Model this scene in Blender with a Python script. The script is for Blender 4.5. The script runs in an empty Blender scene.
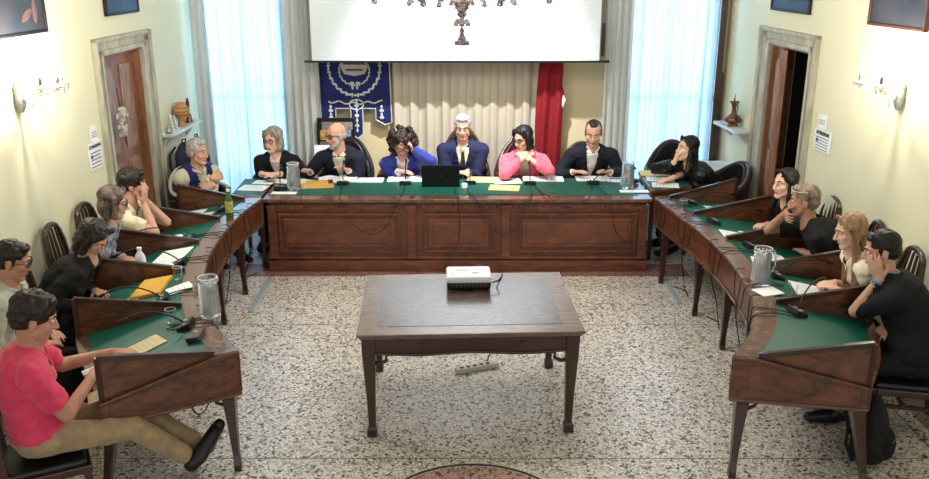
import bpy, bmesh, math, random
from math import sin, cos, pi, radians, sqrt, atan2
from mathutils import Vector, Matrix, noise

V = Vector
scene = bpy.context.scene
col = scene.collection

# ------------------------------------------------------------------ camera, world, lights, exposure
CAM_H = 3.124
PITCH = radians(17.916)
cam_data = bpy.data.cameras.new('camera')
cam_data.sensor_width = 36.0
cam_data.lens = 36.0 * 880.0 / 929.0
cam_data.clip_start = 0.05
cam = bpy.data.objects.new('camera', cam_data)
cam.location = (0, 0, CAM_H)
cam.rotation_euler = (pi / 2 - PITCH, 0, 0)
col.objects.link(cam)
scene.camera = cam

world = bpy.data.worlds.new('world')
scene.world = world
world.use_nodes = True
wn = world.node_tree.nodes
wn['Background'].inputs['Color'].default_value = (0.93, 0.97, 1.0, 1)
wn['Background'].inputs['Strength'].default_value = 0.88


def area_light(name, loc, target, sx, sy, power, color):
    d = bpy.data.lights.new(name, 'AREA')
    d.shape = 'RECTANGLE'; d.size = sx; d.size_y = sy
    d.energy = power; d.color = color
    o = bpy.data.objects.new(name, d)
    o.location = loc
    o.rotation_euler = (V(target) - V(loc)).to_track_quat('-Z', 'Y').to_euler()
    col.objects.link(o)
    return o


area_light('daylight_left_window', (-2.63, 11.35, 2.4), (-2.63, 0, 1.2), 1.3, 4.0, 125, (0.36, 0.70, 1.0))
area_light('daylight_right_window', (2.45, 11.35, 2.4), (2.45, 0, 1.2), 1.2, 4.0, 125, (0.36, 0.70, 1.0))

scene.view_settings.view_transform = 'Standard'
scene.view_settings.look = 'None'
scene.view_settings.gamma = 1.0
scene.view_settings.use_curve_mapping = False
scene.view_settings.exposure = 0.40


# ------------------------------------------------------------------ materials
def srgb(r, g, b):
    def f(c):
        c /= 255.0
        return c / 12.92 if c <= 0.04045 else ((c + 0.055) / 1.055) ** 2.4
    return (f(r), f(g), f(b), 1.0)


MATS = {}


def mat(name, rgb, rough=0.6, rgb2=None, scale=8.0, stretch=(1, 1, 1), bump=0.0, metal=0.0, trans=0.0,
        ior=1.45, coat=0.0, sheen=0.0, detail=4.0, emit=None, estr=0.0, spec=0.5):
    if name in MATS:
        return MATS[name]
    m = bpy.data.materials.new(name)
    m.use_nodes = True
    nt = m.node_tree
    b = nt.nodes['Principled BSDF']
    b.inputs['Roughness'].default_value = rough
    b.inputs['Metallic'].default_value = metal
    b.inputs['Transmission Weight'].default_value = trans
    b.inputs['IOR'].default_value = ior
    b.inputs['Coat Weight'].default_value = coat
    b.inputs['Coat Roughness'].default_value = 0.12
    b.inputs['Sheen Weight'].default_value = sheen
    b.inputs['Specular IOR Level'].default_value = spec
    c1 = srgb(*rgb)
    b.inputs['Base Color'].default_value = c1
    if emit:
        b.inputs['Emission Color'].default_value = srgb(*emit)
        b.inputs['Emission Strength'].default_value = estr
    if rgb2 or bump:
        tc = nt.nodes.new('ShaderNodeTexCoord')
        mp = nt.nodes.new('ShaderNodeMapping')
        mp.inputs['Scale'].default_value = stretch
        nz = nt.nodes.new('ShaderNodeTexNoise')
        nz.inputs['Scale'].default_value = scale
        nz.inputs['Detail'].default_value = detail
        nt.links.new(tc.outputs['Object'], mp.inputs['Vector'])
        nt.links.new(mp.outputs['Vector'], nz.inputs['Vector'])
        if rgb2:
            cr = nt.nodes.new('ShaderNodeValToRGB')
            cr.color_ramp.elements[0].position = 0.35
            cr.color_ramp.elements[1].position = 0.65
            cr.color_ramp.elements[0].color = c1
            cr.color_ramp.elements[1].color = srgb(*rgb2)
            nt.links.new(nz.outputs['Fac'], cr.inputs['Fac'])
            nt.links.new(cr.outputs['Color'], b.inputs['Base Color'])
        if bump:
            bp = nt.nodes.new('ShaderNodeBump')
            bp.inputs['Strength'].default_value = bump
            bp.inputs['Distance'].default_value = 0.01
            nt.links.new(nz.outputs['Fac'], bp.inputs['Height'])
            nt.links.new(bp.outputs['Normal'], b.inputs['Normal'])
    MATS[name] = m
    return m


def wood(name, dark, light, scale=3.0, stretch=(1, 1, 8), rough=0.3, coat=0.4, dist=3.0):
    """varnished wood: distorted wave bands plus fine noise grain"""
    if name in MATS:
        return MATS[name]
    m = bpy.data.materials.new(name)
    m.use_nodes = True
    nt = m.node_tree
    b = nt.nodes['Principled BSDF']
    b.inputs['Roughness'].default_value = rough
    b.inputs['Coat Weight'].default_value = coat
    b.inputs['Coat Roughness'].default_value = 0.15
    tc = nt.nodes.new('ShaderNodeTexCoord')
    mp = nt.nodes.new('ShaderNodeMapping')
    mp.inputs['Scale'].default_value = stretch
    nz = nt.nodes.new('ShaderNodeTexNoise')
    nz.inputs['Scale'].default_value = scale
    nz.inputs['Detail'].default_value = 6
    nz.inputs['Distortion'].default_value = dist
    nz2 = nt.nodes.new('ShaderNodeTexNoise')
    nz2.inputs['Scale'].default_value = scale * 9
    nz2.inputs['Detail'].default_value = 3
    mx = nt.nodes.new('ShaderNodeMath'); mx.operation = 'MULTIPLY_ADD'
    mx.inputs[1].default_value = 0.35
    sb = nt.nodes.new('ShaderNodeMath'); sb.operation = 'MULTIPLY_ADD'
    sb.inputs[1].default_value = 0.8
    cr = nt.nodes.new('ShaderNodeValToRGB')
    e = cr.color_ramp.elements
    e[0].position = 0.38; e[0].color = srgb(*dark)
    e[1].position = 0.78; e[1].color = srgb(*light)
    L = nt.links.new
    L(tc.outputs['Object'], mp.inputs['Vector'])
    L(mp.outputs['Vector'], nz.inputs['Vector'])
    L(mp.outputs['Vector'], nz2.inputs['Vector'])
    L(nz2.outputs['Fac'], mx.inputs[0])
    mx.inputs[2].default_value = 0.0
    L(nz.outputs['Fac'], sb.inputs[0])
    L(mx.outputs[0], sb.inputs[2])
    L(sb.outputs[0], cr.inputs['Fac'])
    L(cr.outputs['Color'], b.inputs['Base Color'])
    MATS[name] = m
    return m


W_DESK = wood('desk_wood', (50, 24, 14), (124, 72, 44), 2.6, (1, 1, 3), 0.3)
W_RIM = wood('rim_wood', (78, 48, 36), (128, 90, 70), 4.0, (1, 1, 1), 0.22, 0.8)
W_DARK = wood('dark_wood', (36, 16, 11), (72, 36, 24), 4.0, (1, 1, 5), 0.3)
W_CENTRE = wood('centre_desk_wood', (72, 34, 20), (124, 68, 42), 1.6, (1.2, 1, 3), 0.35, 0.3)
W_TABLE = wood('table_wood', (70, 54, 54), (98, 80, 78), 2.2, (1, 5, 1), 0.22, 0.35)
W_TABLE_EDGE = wood('table_border_wood', (92, 66, 54), (124, 96, 80), 2.2, (1, 5, 1), 0.25, 0.4)
W_DOOR = wood('door_wood', (112, 70, 50), (160, 112, 82), 2.5, (2, 2, 0.5), 0.45, 0.1)
M_LEATHER = mat('green_leather', (10, 84, 70), 0.5, (14, 94, 80), 30, bump=0.05)
M_WALL = mat('cream_wall_paint', (222, 218, 188), 0.9, (225, 221, 193), 1.2)
M_WALLW = mat('pale_wall_paint', (212, 214, 204), 0.9, (218, 219, 208), 1.2)
M_BACK = mat('back_wall_paint', (206, 190, 150), 0.9, (212, 196, 158), 1.2)
M_STONE = mat('stone_trim', (160, 156, 138), 0.7, (190, 186, 168), 14, (1, 1, .3), bump=0.1)
M_MARBLE = mat('marble', (196, 198, 196), 0.35, (220, 222, 220), 6)
M_BLACK = mat('black_plastic', (14, 14, 16), 0.4)
M_BLACKLEATHER = mat('black_leather', (22, 20, 24), 0.35, (30, 28, 32), 20, bump=0.1)
M_PAPER = mat('paper', (232, 236, 240), 0.8, (244, 246, 248), 3)
M_YELLOW = mat('yellow_paper', (232, 214, 130), 0.8, (238, 222, 146), 3)
M_BEIGE = mat('beige_paper', (212, 196, 150), 0.8, (222, 206, 164), 3)
M_ENV = mat('orange_envelope', (214, 160, 60), 0.7, (222, 172, 74), 3)
M_GLASS = mat('clear_glass', (250, 252, 255), 0.03, trans=1.0, ior=1.45)
M_METAL = mat('grey_metal', (150, 152, 154), 0.35, metal=0.9)
M_BRASS = mat('old_brass', (140, 96, 70), 0.3, metal=0.9, rgb2=(100, 70, 56), scale=20)
M_WHITE = mat('white_plastic', (236, 238, 240), 0.4)
M_CORD = mat('black_cable', (20, 17, 18), 0.5)
M_GREYDUCT = mat('grey_duct', (150, 158, 162), 0.5, (160, 168, 172), 5)
M_SKIN = mat('skin', (206, 156, 134), 0.55, (216, 168, 146), 12)
M_SKIN2 = mat('tanned_skin', (184, 132, 110), 0.55, (196, 146, 124), 12)
M_SKIN3 = mat('pale_skin', (228, 182, 160), 0.55, (236, 192, 172), 12)
M_LIP = mat('lips', (176, 96, 88), 0.5)
M_EYE = mat('eye_white', (232, 230, 226), 0.2)
M_IRIS = mat('iris', (36, 24, 18), 0.2)
M_SHOE = mat('black_shoe', (16, 15, 17), 0.4, (24, 22, 25), 12)


def floor_material():
    m = bpy.data.materials.new('terrazzo')
    m.use_nodes = True
    nt = m.node_tree; L = nt.links.new
    b = nt.nodes['Principled BSDF']
    b.inputs['Roughness'].default_value = 0.36
    b.inputs['Specular IOR Level'].default_value = 0.5
    tc = nt.nodes.new('ShaderNodeTexCoord')
    nz = nt.nodes.new('ShaderNodeTexNoise'); nz.inputs['Scale'].default_value = 30
    vm = nt.nodes.new('ShaderNodeVectorMath'); vm.operation = 'MULTIPLY_ADD'
    vm.inputs[1].default_value = (0.03, 0.03, 0.03)
    L(tc.outputs['Object'], nz.inputs['Vector'])
    L(nz.outputs['Color'], vm.inputs[0]); L(tc.outputs['Object'], vm.inputs[2])
    vo = nt.nodes.new('ShaderNodeTexVoronoi'); vo.inputs['Scale'].default_value = 56
    ve = nt.nodes.new('ShaderNodeTexVoronoi'); ve.feature = 'DISTANCE_TO_EDGE'; ve.inputs['Scale'].default_value = 56
    L(vm.outputs[0], vo.inputs['Vector']); L(vm.outputs[0], ve.inputs['Vector'])
    sp = nt.nodes.new('ShaderNodeSeparateColor'); L(vo.outputs['Color'], sp.inputs[0])
    cr = nt.nodes.new('ShaderNodeValToRGB'); cr.color_ramp.interpolation = 'CONSTANT'
    pal = [(0, (48, 36, 36)), (.08, (228, 222, 212)), (.34, (192, 180, 168)), (.48, (238, 234, 228)), (.72, (162, 144, 132)), (.80, (214, 208, 202)), (.94, (110, 82, 72))]
    el = cr.color_ramp.elements
    el[0].position = 0; el[0].color = srgb(*pal[0][1])
    el[1].position = pal[1][0]; el[1].color = srgb(*pal[1][1])
    for p, c in pal[2:]:
        e = el.new(p); e.color = srgb(*c)
    L(sp.outputs[0], cr.inputs['Fac'])
    er = nt.nodes.new('ShaderNodeValToRGB')
    er.color_ramp.elements[0].position = 0.03; er.color_ramp.elements[1].position = 0.09
    L(ve.outputs['Distance'], er.inputs['Fac'])
    mx = nt.nodes.new('ShaderNodeMixRGB')
    mx.inputs['Color1'].default_value = srgb(156, 140, 128)
    L(er.outputs['Color'], mx.inputs['Fac']); L(cr.outputs['Color'], mx.inputs['Color2'])
    L(mx.outputs['Color'], b.inputs['Base Color'])
    return m, nt, mx


M_FLOOR, _nt, _mx = floor_material()


def tinted_floor(name, tint, fac):
    m = M_FLOOR.copy(); m.name = name
    nt = m.node_tree
    b = nt.nodes['Principled BSDF']
    src = b.inputs['Base Color'].links[0].from_socket
    mm = nt.nodes.new('ShaderNodeMixRGB'); mm.blend_type = 'MULTIPLY'
    mm.inputs['Fac'].default_value = fac
    mm.inputs['Color2'].default_value = srgb(*tint)
    nt.links.new(src, mm.inputs['Color1'])
    nt.links.new(mm.outputs['Color'], b.inputs['Base Color'])
    return m


def curtain_material(name, rgb, trans, transp):
    m = bpy.data.materials.new(name)
    m.use_nodes = True
    nt = m.node_tree; L = nt.links.new
    for n in list(nt.nodes):
        nt.nodes.remove(n)
    out = nt.nodes.new('ShaderNodeOutputMaterial')
    df = nt.nodes.new('ShaderNodeBsdfDiffuse'); df.inputs['Color'].default_value = srgb(*rgb)
    tl = nt.nodes.new('ShaderNodeBsdfTranslucent'); tl.inputs['Color'].default_value = srgb(*rgb)
    tp = nt.nodes.new('ShaderNodeBsdfTransparent')
    m1 = nt.nodes.new('ShaderNodeMixShader'); m1.inputs[0].default_value = trans
    m2 = nt.nodes.new('ShaderNodeMixShader'); m2.inputs[0].default_value = transp
    L(df.outputs[0], m1.inputs[1]); L(tl.outputs[0], m1.inputs[2])
    L(m1.outputs[0], m2.inputs[1]); L(tp.outputs[0], m2.inputs[2])
    L(m2.outputs[0], out.inputs[0])
    return m


# ------------------------------------------------------------------ mesh builder
class MB:
    def __init__(self):
        self.v = []; self.f = []; self.mi = []; self.cur = 0

    def add(self, vs, fs):
        b = len(self.v)
        self.v += [tuple(p) for p in vs]
        for f in fs:
            self.f.append(tuple(b + i for i in f)); self.mi.append(self.cur)
        return self

    def box(self, c, s, M=None):
        x, y, z = s[0] / 2, s[1] / 2, s[2] / 2
        vs = [V((a, b, d)) for a in (-x, x) for b in (-y, y) for d in (-z, z)]
        if M is not None:
            vs = [M @ p for p in vs]
        c = V(c)
        return self.add([c + p for p in vs], [(0, 1, 3, 2), (4, 6, 7, 5), (0, 4, 5, 1), (2, 3, 7, 6), (0, 2, 6, 4), (1, 5, 7, 3)])

    def hexa(self, bot, top):
        """bot/top: four points each, same order"""
        n = len(bot)
        fs = [tuple(range(n))[::-1], tuple(range(n, 2 * n))]
        for i in range(n):
            j = (i + 1) % n
            fs.append((i, j, n + j, n + i))
        return self.add([V(p) for p in bot] + [V(p) for p in top], fs)

    def rings(self, rings, close_ends=True, closed=False):
        n = len(rings[0]); vs = [p for r in rings for p in r]; fs = []
        m = len(rings)
        rng = m if closed else m - 1
        for i in range(rng):
            k = (i + 1) % m
            for j in range(n):
                jj = (j + 1) % n
                fs.append((i * n + j, i * n + jj, k * n + jj, k * n + j))
        if close_ends and not closed:
            fs.append(tuple(range(n))[::-1]); fs.append(tuple((m - 1) * n + j for j in range(n)))
        return self.add(vs, fs)

    def tube(self, pts, r, seg=8, sq=False, closed=False):
        pts = [V(p) for p in pts]
        if not isinstance(r, (list, tuple)):
            r = [r] * len(pts)
        up = V((0, 0, 1)); rings = []
        prev = None
        for i, p in enumerate(pts):
            a = pts[i - 1] if i > 0 else (pts[-1] if closed else pts[0])
            b = pts[i + 1] if i < len(pts) - 1 else (pts[0] if closed else pts[-1])
            t = (b - a)
            if t.length < 1e-7:
                t = V((0, 0, 1))
            t.normalize()
            if prev is None:
                x = t.orthogonal().normalized() if abs(t.z) > 0.95 and not sq else (up.cross(t) if abs(t.z) < 0.95 else V((1, 0, 0)))
                x = x - t * x.dot(t)
                x.normalize()
            else:
                x = prev - t * prev.dot(t)
                x.normalize()
            prev = x
            y = t.cross(x)
            if sq:
                rings.append([p + (x * a1 + y * b1) * r[i] for a1, b1 in ((1, 1), (-1, 1), (-1, -1), (1, -1))])
            else:
                rings.append([p + (x * cos(2 * pi * k / seg) + y * sin(2 * pi * k / seg)) * r[i] for k in range(seg)])
        return self.rings(rings, True, closed)

    def lathe(self, prof, c=(0, 0, 0), seg=20, M=None, flute=0, famp=0.0):
        rings = []; c = V(c)
        for r, z in prof:
            ring = []
            for k in range(seg):
                a = 2 * pi * k / seg
                rr = r * (1 + famp * (1 if (k % 2) else -1)) if flute else r
                p = V((rr * cos(a), rr * sin(a), z))
                ring.append(c + (M @ p if M is not None else p))
            rings.append(ring)
        return self.rings(rings)

    def ell(self, c, r, M=None, seg=16, rg=10):
        c = V(c); rings = []
        vs = []; fs = []
        for i in range(1, rg):
            th = pi * i / rg
            for k in range(seg):
                a = 2 * pi * k / seg
                p = V((r[0] * sin(th) * cos(a), r[1] * sin(th) * sin(a), r[2] * cos(th)))
                vs.append(c + (M @ p if M is not None else p))
        n = len(vs)
        t = V((0, 0, r[2])); bt = V((0, 0, -r[2]))
        vs.append(c + (M @ t if M is not None else t)); vs.append(c + (M @ bt if M is not None else bt))
        for i in range(rg - 2):
            for k in range(seg):
                kk = (k + 1) % seg
                fs.append((i * seg + k, (i + 1) * seg + k, (i + 1) * seg + kk, i * seg + kk))
        for k in range(seg):
            kk = (k + 1) % seg
            fs.append((n, k, kk)); fs.append((n + 1, (rg - 2) * seg + kk, (rg - 2) * seg + k))
        return self.add(vs, fs)

    def cap(self, p0, r0, p1, r1, seg=10, flat0=False, flat1=False):
        """tapered capsule"""
        p0 = V(p0); p1 = V(p1); t = p1 - p0
        if t.length < 1e-6:
            return self.ell(p0, (r0, r0, r0))
        t.normalize(); x = t.orthogonal().normalized(); y = t.cross(x)
        st = []
        if not flat0:
            for k in (0.15, 0.5, 0.85):
                a = k * pi / 2
                st.append((p0 - t * r0 * cos(a), r0 * sin(a)))
        st.append((p0, r0)); st.append((p1, r1))
        if not flat1:
            for k in (0.85, 0.5, 0.15):
                a = k * pi / 2
                st.append((p1 + t * r1 * cos(a), r1 * sin(a)))
        return self.rings([[c + (x * cos(2 * pi * k / seg) + y * sin(2 * pi * k / seg)) * rr for k in range(seg)] for c, rr in st])

    def build(self, name, mats, parent=None, smooth=False, bevel=0.0):
        me = bpy.data.meshes.new(name)
        me.from_pydata(self.v, [], self.f)
        if not isinstance(mats, (list, tuple)):
            mats = [mats]
        for m in mats:
            me.materials.append(m)
        me.polygons.foreach_set('material_index', self.mi)
        bm = bmesh.new(); bm.from_mesh(me)
        bmesh.ops.recalc_face_normals(bm, faces=bm.faces)
        bm.to_mesh(me); bm.free()
        if smooth:
            me.polygons.foreach_set('use_smooth', [True] * len(me.polygons))
            if smooth == 'auto':
                me.set_sharp_from_angle(angle=radians(40))
        me.update()
        o = bpy.data.objects.new(name, me)
        col.objects.link(o)
        if parent:
            o.parent = parent
        if bevel:
            b = o.modifiers.new('bevel', 'BEVEL'); b.width = bevel; b.segments = 2; b.limit_method = 'ANGLE'
        return o


WORK = bpy.data.scenes.new('work')      # scratch scene in which skins are evaluated; removed at the end


def remesh_build(mb, name, mats, parent, voxel, smooth=2, disp=None, cut=None, solid=0.0):
    me = bpy.data.meshes.new(name + '_src')
    me.from_pydata(mb.v, [], mb.f)
    bm = bmesh.new(); bm.from_mesh(me)
    bmesh.ops.recalc_face_normals(bm, faces=bm.faces)
    bm.to_mesh(me); bm.free()
    tmp = bpy.data.objects.new('tmp', me)
    WORK.collection.objects.link(tmp)
    r = tmp.modifiers.new('r', 'REMESH'); r.mode = 'VOXEL'; r.voxel_size = voxel; r.use_smooth_shade = True
    if smooth:
        s = tmp.modifiers.new('s', 'SMOOTH'); s.factor = 0.5; s.iterations = smooth
    vl = WORK.view_layers[0]
    vl.update()
    out = bpy.data.meshes.new_from_object(tmp.evaluated_get(vl.depsgraph))
    bpy.data.objects.remove(tmp); bpy.data.meshes.remove(me)
    out.name = name
    if disp:
        src = [(v.co.copy(), v.normal.copy()) for v in out.vertices]
        flat = []
        for c_, n_ in src:
            flat.extend(c_ + disp(c_, n_))
        out.vertices.foreach_set('co', flat)
        out.update()
    if cut:
        bm = bmesh.new(); bm.from_mesh(out)
        bm.normal_update()
        dead = [v for v in bm.verts if cut(v.co, v.normal)]
        bmesh.ops.delete(bm, geom=dead, context='VERTS')
        bm.to_mesh(out); bm.free()
    out.materials.clear()
    for m in (mats if isinstance(mats, (list, tuple)) else [mats]):
        out.materials.append(m)
    out.polygons.foreach_set('use_smooth', [True] * len(out.polygons))
    o = bpy.data.objects.new(name, out)
    col.objects.link(o)
    if parent:
        o.parent = parent
    if solid:
        sm = o.modifiers.new('solid', 'SOLIDIFY'); sm.thickness = solid; sm.offset = -1
    return o


def tag(o, label=None, cat=None, group=None, kind=None):
    if label: o['label'] = label
    if cat: o['category'] = cat
    if group: o['group'] = group
    if kind: o['kind'] = kind
    return o


def empty(name, loc, rz=0.0, label=None, cat=None, group=None):
    o = bpy.data.objects.new(name, None)
    o.empty_display_size = 0.1
    o.location = loc; o.rotation_euler = (0, 0, rz)
    col.objects.link(o)
    return tag(o, label, cat, group)


def copy_tree(o, parent=None, label=None):
    c = o.copy(); col.objects.link(c)
    if parent: c.parent = parent
    if label: c['label'] = label
    for ch in list(o.children):
        copy_tree(ch, c)
    return c


def struct(o):
    o['kind'] = 'structure'
    return o


# ------------------------------------------------------------------ room shell
def wx_left(y):  return -3.5 + (y - 6.0) * 0.3 / 4.6
def wx_right(y): return 3.5 - (y - 6.0) * 0.4 / 4.6


AL = atan2(0.3, 4.6)     # the two side walls close in slightly towards the windows
AR = atan2(0.4, 4.6)
Y0, Y1, CEIL = -1.5, 10.6, 4.7

b = MB(); b.hexa([(-4.3, Y0, -.1), (4.4, Y0, -.1), (4.4, 11.4, -.1), (-4.3, 11.4, -.1)], [(-4.3, Y0, 0), (4.4, Y0, 0), (4.4, 11.4, 0), (-4.3, 11.4, 0)])
struct(b.build('floor', M_FLOOR))
b = MB(); b.box((0, 5, CEIL + .05), (9, 13.4, .1))
struct(b.build('ceiling', mat('ceiling_paint', (214, 212, 200), 0.9, (220, 218, 206), 2)))


def side_wall(name, side, dy0, dy1, dz):
    """wall slab with a door opening from dy0 to dy1, up to dz"""
    fx = wx_left if side < 0 else wx_right
    m = MB(); th = .25 * side

    def seg(ya, yb, za, zb):
        m.hexa([(fx(ya), ya, za), (fx(yb), yb, za), (fx(yb) + th, yb, za), (fx(ya) + th, ya, za)],
               [(fx(ya), ya, zb), (fx(yb), yb, zb), (fx(yb) + th, yb, zb), (fx(ya) + th, ya, zb)])
    seg(Y0, dy0, 0, CEIL); seg(dy1, Y1 + .3, 0, CEIL); seg(dy0, dy1, dz, CEIL)
    return struct(m.build(name, M_WALL))


LD0, LD1, LDZ = 8.2, 9.08, 2.24
RD0, RD1, RDZ = 8.43, 9.34, 2.25
side_wall('wall_left', -1, LD0, LD1, LDZ)
side_wall('wall_right', 1, RD0, RD1, RDZ)

# back wall with two window openings
LWX0, LWX1 = -3.16, -2.12
RWX0, RWX1 = 1.93, 2.96
WZ0, WZ1 = 0.25, 4.3
b = MB()
for x0, x1, z0, z1 in ((-4.2, LWX0, 0, CEIL), (LWX1, RWX0, 0, CEIL), (RWX1, 4.2, 0, CEIL), (LWX0, LWX1, 0, WZ0), (LWX0, LWX1, WZ1, CEIL), (RWX0, RWX1, 0, WZ0), (RWX0, RWX1, WZ1, CEIL)):
    b.box(((x0 + x1) / 2, Y1 + .15, (z0 + z1) / 2), (x1 - x0, .3, z1 - z0))
struct(b.build('wall_back', M_BACK))

for i, (x0, x1) in enumerate(((LWX0, LWX1), (RWX0, RWX1))):
    w = empty('window_%d' % (i + 1), ((x0 + x1) / 2, Y1 + .15, WZ0)); struct(w)
    hw, hh = (x1 - x0) / 2, WZ1 - WZ0
    m = MB()
    for sx in (-1, 0, 1):
        m.box((sx * (hw - .035), 0, hh / 2), (.07, .07, hh))
    for z in (.035, hh * .3, hh * .62, hh - .035):
        m.box((0, 0, z), (hw * 2, .06, .06))
    m.build('window_frame', W_DOOR, w)
    m = MB(); m.box((0, .01, hh / 2), (hw * 2 - .06, .008, hh - .06)); m.build('window_pane', M_GLASS, w)

# brown shutter post beside the right window
b = MB(); b.box((3.0, 10.53, 1.8), (.075, .12, 3.6)); b.box((3.055, 10.55, .9), (.03, .09, 1.8))
o = b.build('trim_1', W_DARK, bevel=.004); struct(o)

# baseboards
for nm, fx, sgn, AA in (('baseboard_left', wx_left, 1, 0), ('baseboard_right', wx_right, -1, 0)):
    m = MB()
    spans = ((Y0, LD0 - .13), (LD1 + .2, Y1)) if sgn > 0 else ((Y0, RD0 - .13), (RD1 + .2, Y1))
    for ya, yb in spans:
        m.hexa([(fx(ya), ya, 0), (fx(yb), yb, 0), (fx(yb) + .02 * sgn, yb, 0), (fx(ya) + .02 * sgn, ya, 0)],
               [(fx(ya), ya, .13), (fx(yb), yb, .13), (fx(yb) + .02 * sgn, yb, .13), (fx(ya) + .02 * sgn, ya, .13)])
    struct(m.build(nm, mat('baseboard_paint', (184, 176, 140), .6)))

# floor inlays: brass-dark ring medallion, border bands and slab seams
m = MB(); m.lathe([(0.001, 0), (.60, 0), (.60, .002), (.001, .002)], (0.05, 4.33, 0), 64)
struct(m.build('trim_2', tinted_floor('medallion_terrazzo', (196, 150, 136), .8)))
m = MB()
m.tube([(0.05 + .615 * cos(2 * pi * k / 64), 4.33 + .615 * sin(2 * pi * k / 64), .001) for k in range(64)], .008, 6, closed=True)
struct(m.build('trim_3', mat('dark_inlay', (44, 36, 36), .4)))
m = MB(); m.box((0, 8.62, .002), (4.6, .36, .004))
struct(m.build('trim_4', tinted_floor('border_shadow_terrazzo', (150, 88, 76), .85)))  # reddish border band; shadow at the desk's foot painted into its tint
for i, sx in enumerate((-1, 1)):
    m = MB(); m.box((sx * 3.1, 4.6, .001), (.012, 8.0, .003)); m.box((sx * 3.35, 4.6, .001), (.30, 8.0, .0014))
    struct(m.build('trim_%d' % (5 + i), tinted_floor('edge_terrazzo_%d' % i, (128, 118, 110), .8)))
m = MB(); m.box((0, 5.02, .001), (6.2, .006, .0015)); m.box((0, 7.2, .001), (6.2, .006, .0015))
struct(m.build('trim_7', mat('slab_seam', (120, 110, 102), .5)))


# ------------------------------------------------------------------ doors
def door(name, side, dy0, dy1, dz, trim_name, opened):
    fx = wx_left if side < 0 else wx_right
    ym = (dy0 + dy1) / 2
    ang = -AL if side < 0 else AR
    # local frame: +x into the room is handled with s
    s = -side
    root = empty(name, (fx(ym), ym, 0), ang); struct(root)
    hw = (dy1 - dy0) / 2
    trim = empty(trim_name, (fx(ym), ym, 0), ang); struct(trim)
    far = .22 if side < 0 else .26
    m = MB()
    for k, (w0, w1, t) in enumerate(((0, .05, .05), (.05, .12, .035), (.12, .16, .055))):
        # near jamb, far jamb, head
        m.box((s * t / 2, -hw - (w0 + w1) / 2 * .8, (dz + w1) / 2), (t, (w1 - w0) * .8, dz + w1))
        kf = far / .16
        m.box((s * t / 2, hw + (w0 + w1) / 2 * kf, (dz + w1) / 2), (t, (w1 - w0) * kf, dz + w1))
        m.box((s * t / 2, (-.8 * w1 + kf * w1) / 2, dz + (w0 + w1) / 2), (t, hw * 2 + .8 * w1 + kf * w1, (w1 - w0)))
    m.build('door_frame', M_STONE, trim, bevel=.006)
    # reveals of dark wood
    m = MB()
    for yy in (-hw + .012, hw - .012):
        m.box((-s * .12, yy, dz / 2), (.24, .024, dz))
    m.box((-s * .12, 0, dz - .012), (.24, hw * 2, .024))
    m.build('door_jamb', W_DOOR, root)

    def leaf(w, ph, loc, rz, lname, brk):
        lf = MB()
        lf.box((0, w / 2, dz / 2 - .01), (.045, w - .006, dz - .03))
        ob = lf.build(lname, W_DOOR, root, bevel=.004)
        ob.location = loc; ob.rotation_euler = (0, 0, rz)
        pn = MB()
        for z0, z1 in ph:
            for fxx in (-1, 1):
                pn.box((fxx * .026, w / 2, (z0 + z1) / 2), (.02, w - .16, z1 - z0))
                pn.box((fxx * .036, w / 2, (z0 + z1) / 2), (.012, w - .22, z1 - z0 - .06))
        p = pn.build('door_panel', wood('door_panel_wood', (124, 86, 66), (176, 140, 116), 2.5, (2, 2, .5), .4, .1), ob, bevel=.006)
        h = MB(); h.tube([(s * .03, brk, 1.0), (s * .075, brk, 1.0), (s * .075, brk, .86), (s * .03, brk, .84)], .008, 6)
        h.box((s * .028, brk, .96), (.008, .04, .2))
        h.build('door_handle', M_BRASS, ob, smooth=True)
        return ob
    ph = ((.14, .62), (.72, 1.16), (1.26, dz - .14))
    if side < 0:
        leaf(hw - .02, ph, (-s * .10, -hw + .025, 0), 0, 'door_leaf', hw - .09)
        leaf(hw - .02, ph, (-s * .10, .0, 0), 0, 'door_leaf', .07)
    else:
        leaf(hw * 1.02, ph, (-s * .08, hw - .02, 0), pi + radians(-18), 'door_leaf', hw * .9)
        leaf(hw * .98, ph, (-s * .1, -hw + .02, 0), radians(-95), 'door_leaf', hw * .9)
    # dark space beyond the doorway
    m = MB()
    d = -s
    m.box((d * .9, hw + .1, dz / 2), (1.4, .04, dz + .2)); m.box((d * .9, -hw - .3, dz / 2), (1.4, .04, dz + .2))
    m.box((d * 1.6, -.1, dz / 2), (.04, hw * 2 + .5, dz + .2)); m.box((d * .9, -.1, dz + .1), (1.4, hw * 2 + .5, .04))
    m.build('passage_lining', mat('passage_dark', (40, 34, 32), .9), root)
    return root, trim


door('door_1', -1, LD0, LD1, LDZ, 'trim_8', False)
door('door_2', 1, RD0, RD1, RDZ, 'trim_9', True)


r = empty('door_wreath', (-3.30, 8.42, 1.62), 0, 'white dried-flower bunch hanging on the near leaf of the left door', 'wreath')
rw = random.Random(4)
q = MB()
for k in range(60):
    a = rw.uniform(0, 2 * pi); rr = rw.uniform(.0, .075); z = rw.uniform(-.16, .10)
    q.ell((rw.uniform(-.02, .035), rr * cos(a) * (1 - abs(z) * 2), z), (.016, .02, .022), seg=7, rg=5)
q.build('dried_flowers', mat('dried_white', (206, 200, 190), .8, (170, 160, 150), 30), r, smooth=True)
q = MB(); q.tube([(0, 0, .08), (-.015, 0, .30)], .006, 6); q.tube([(0, .01, -.14), (.01, .03, -.26)], .008, 6); q.build('ribbon', mat('dark_ribbon', (84, 44, 40), .7), r)

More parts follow.
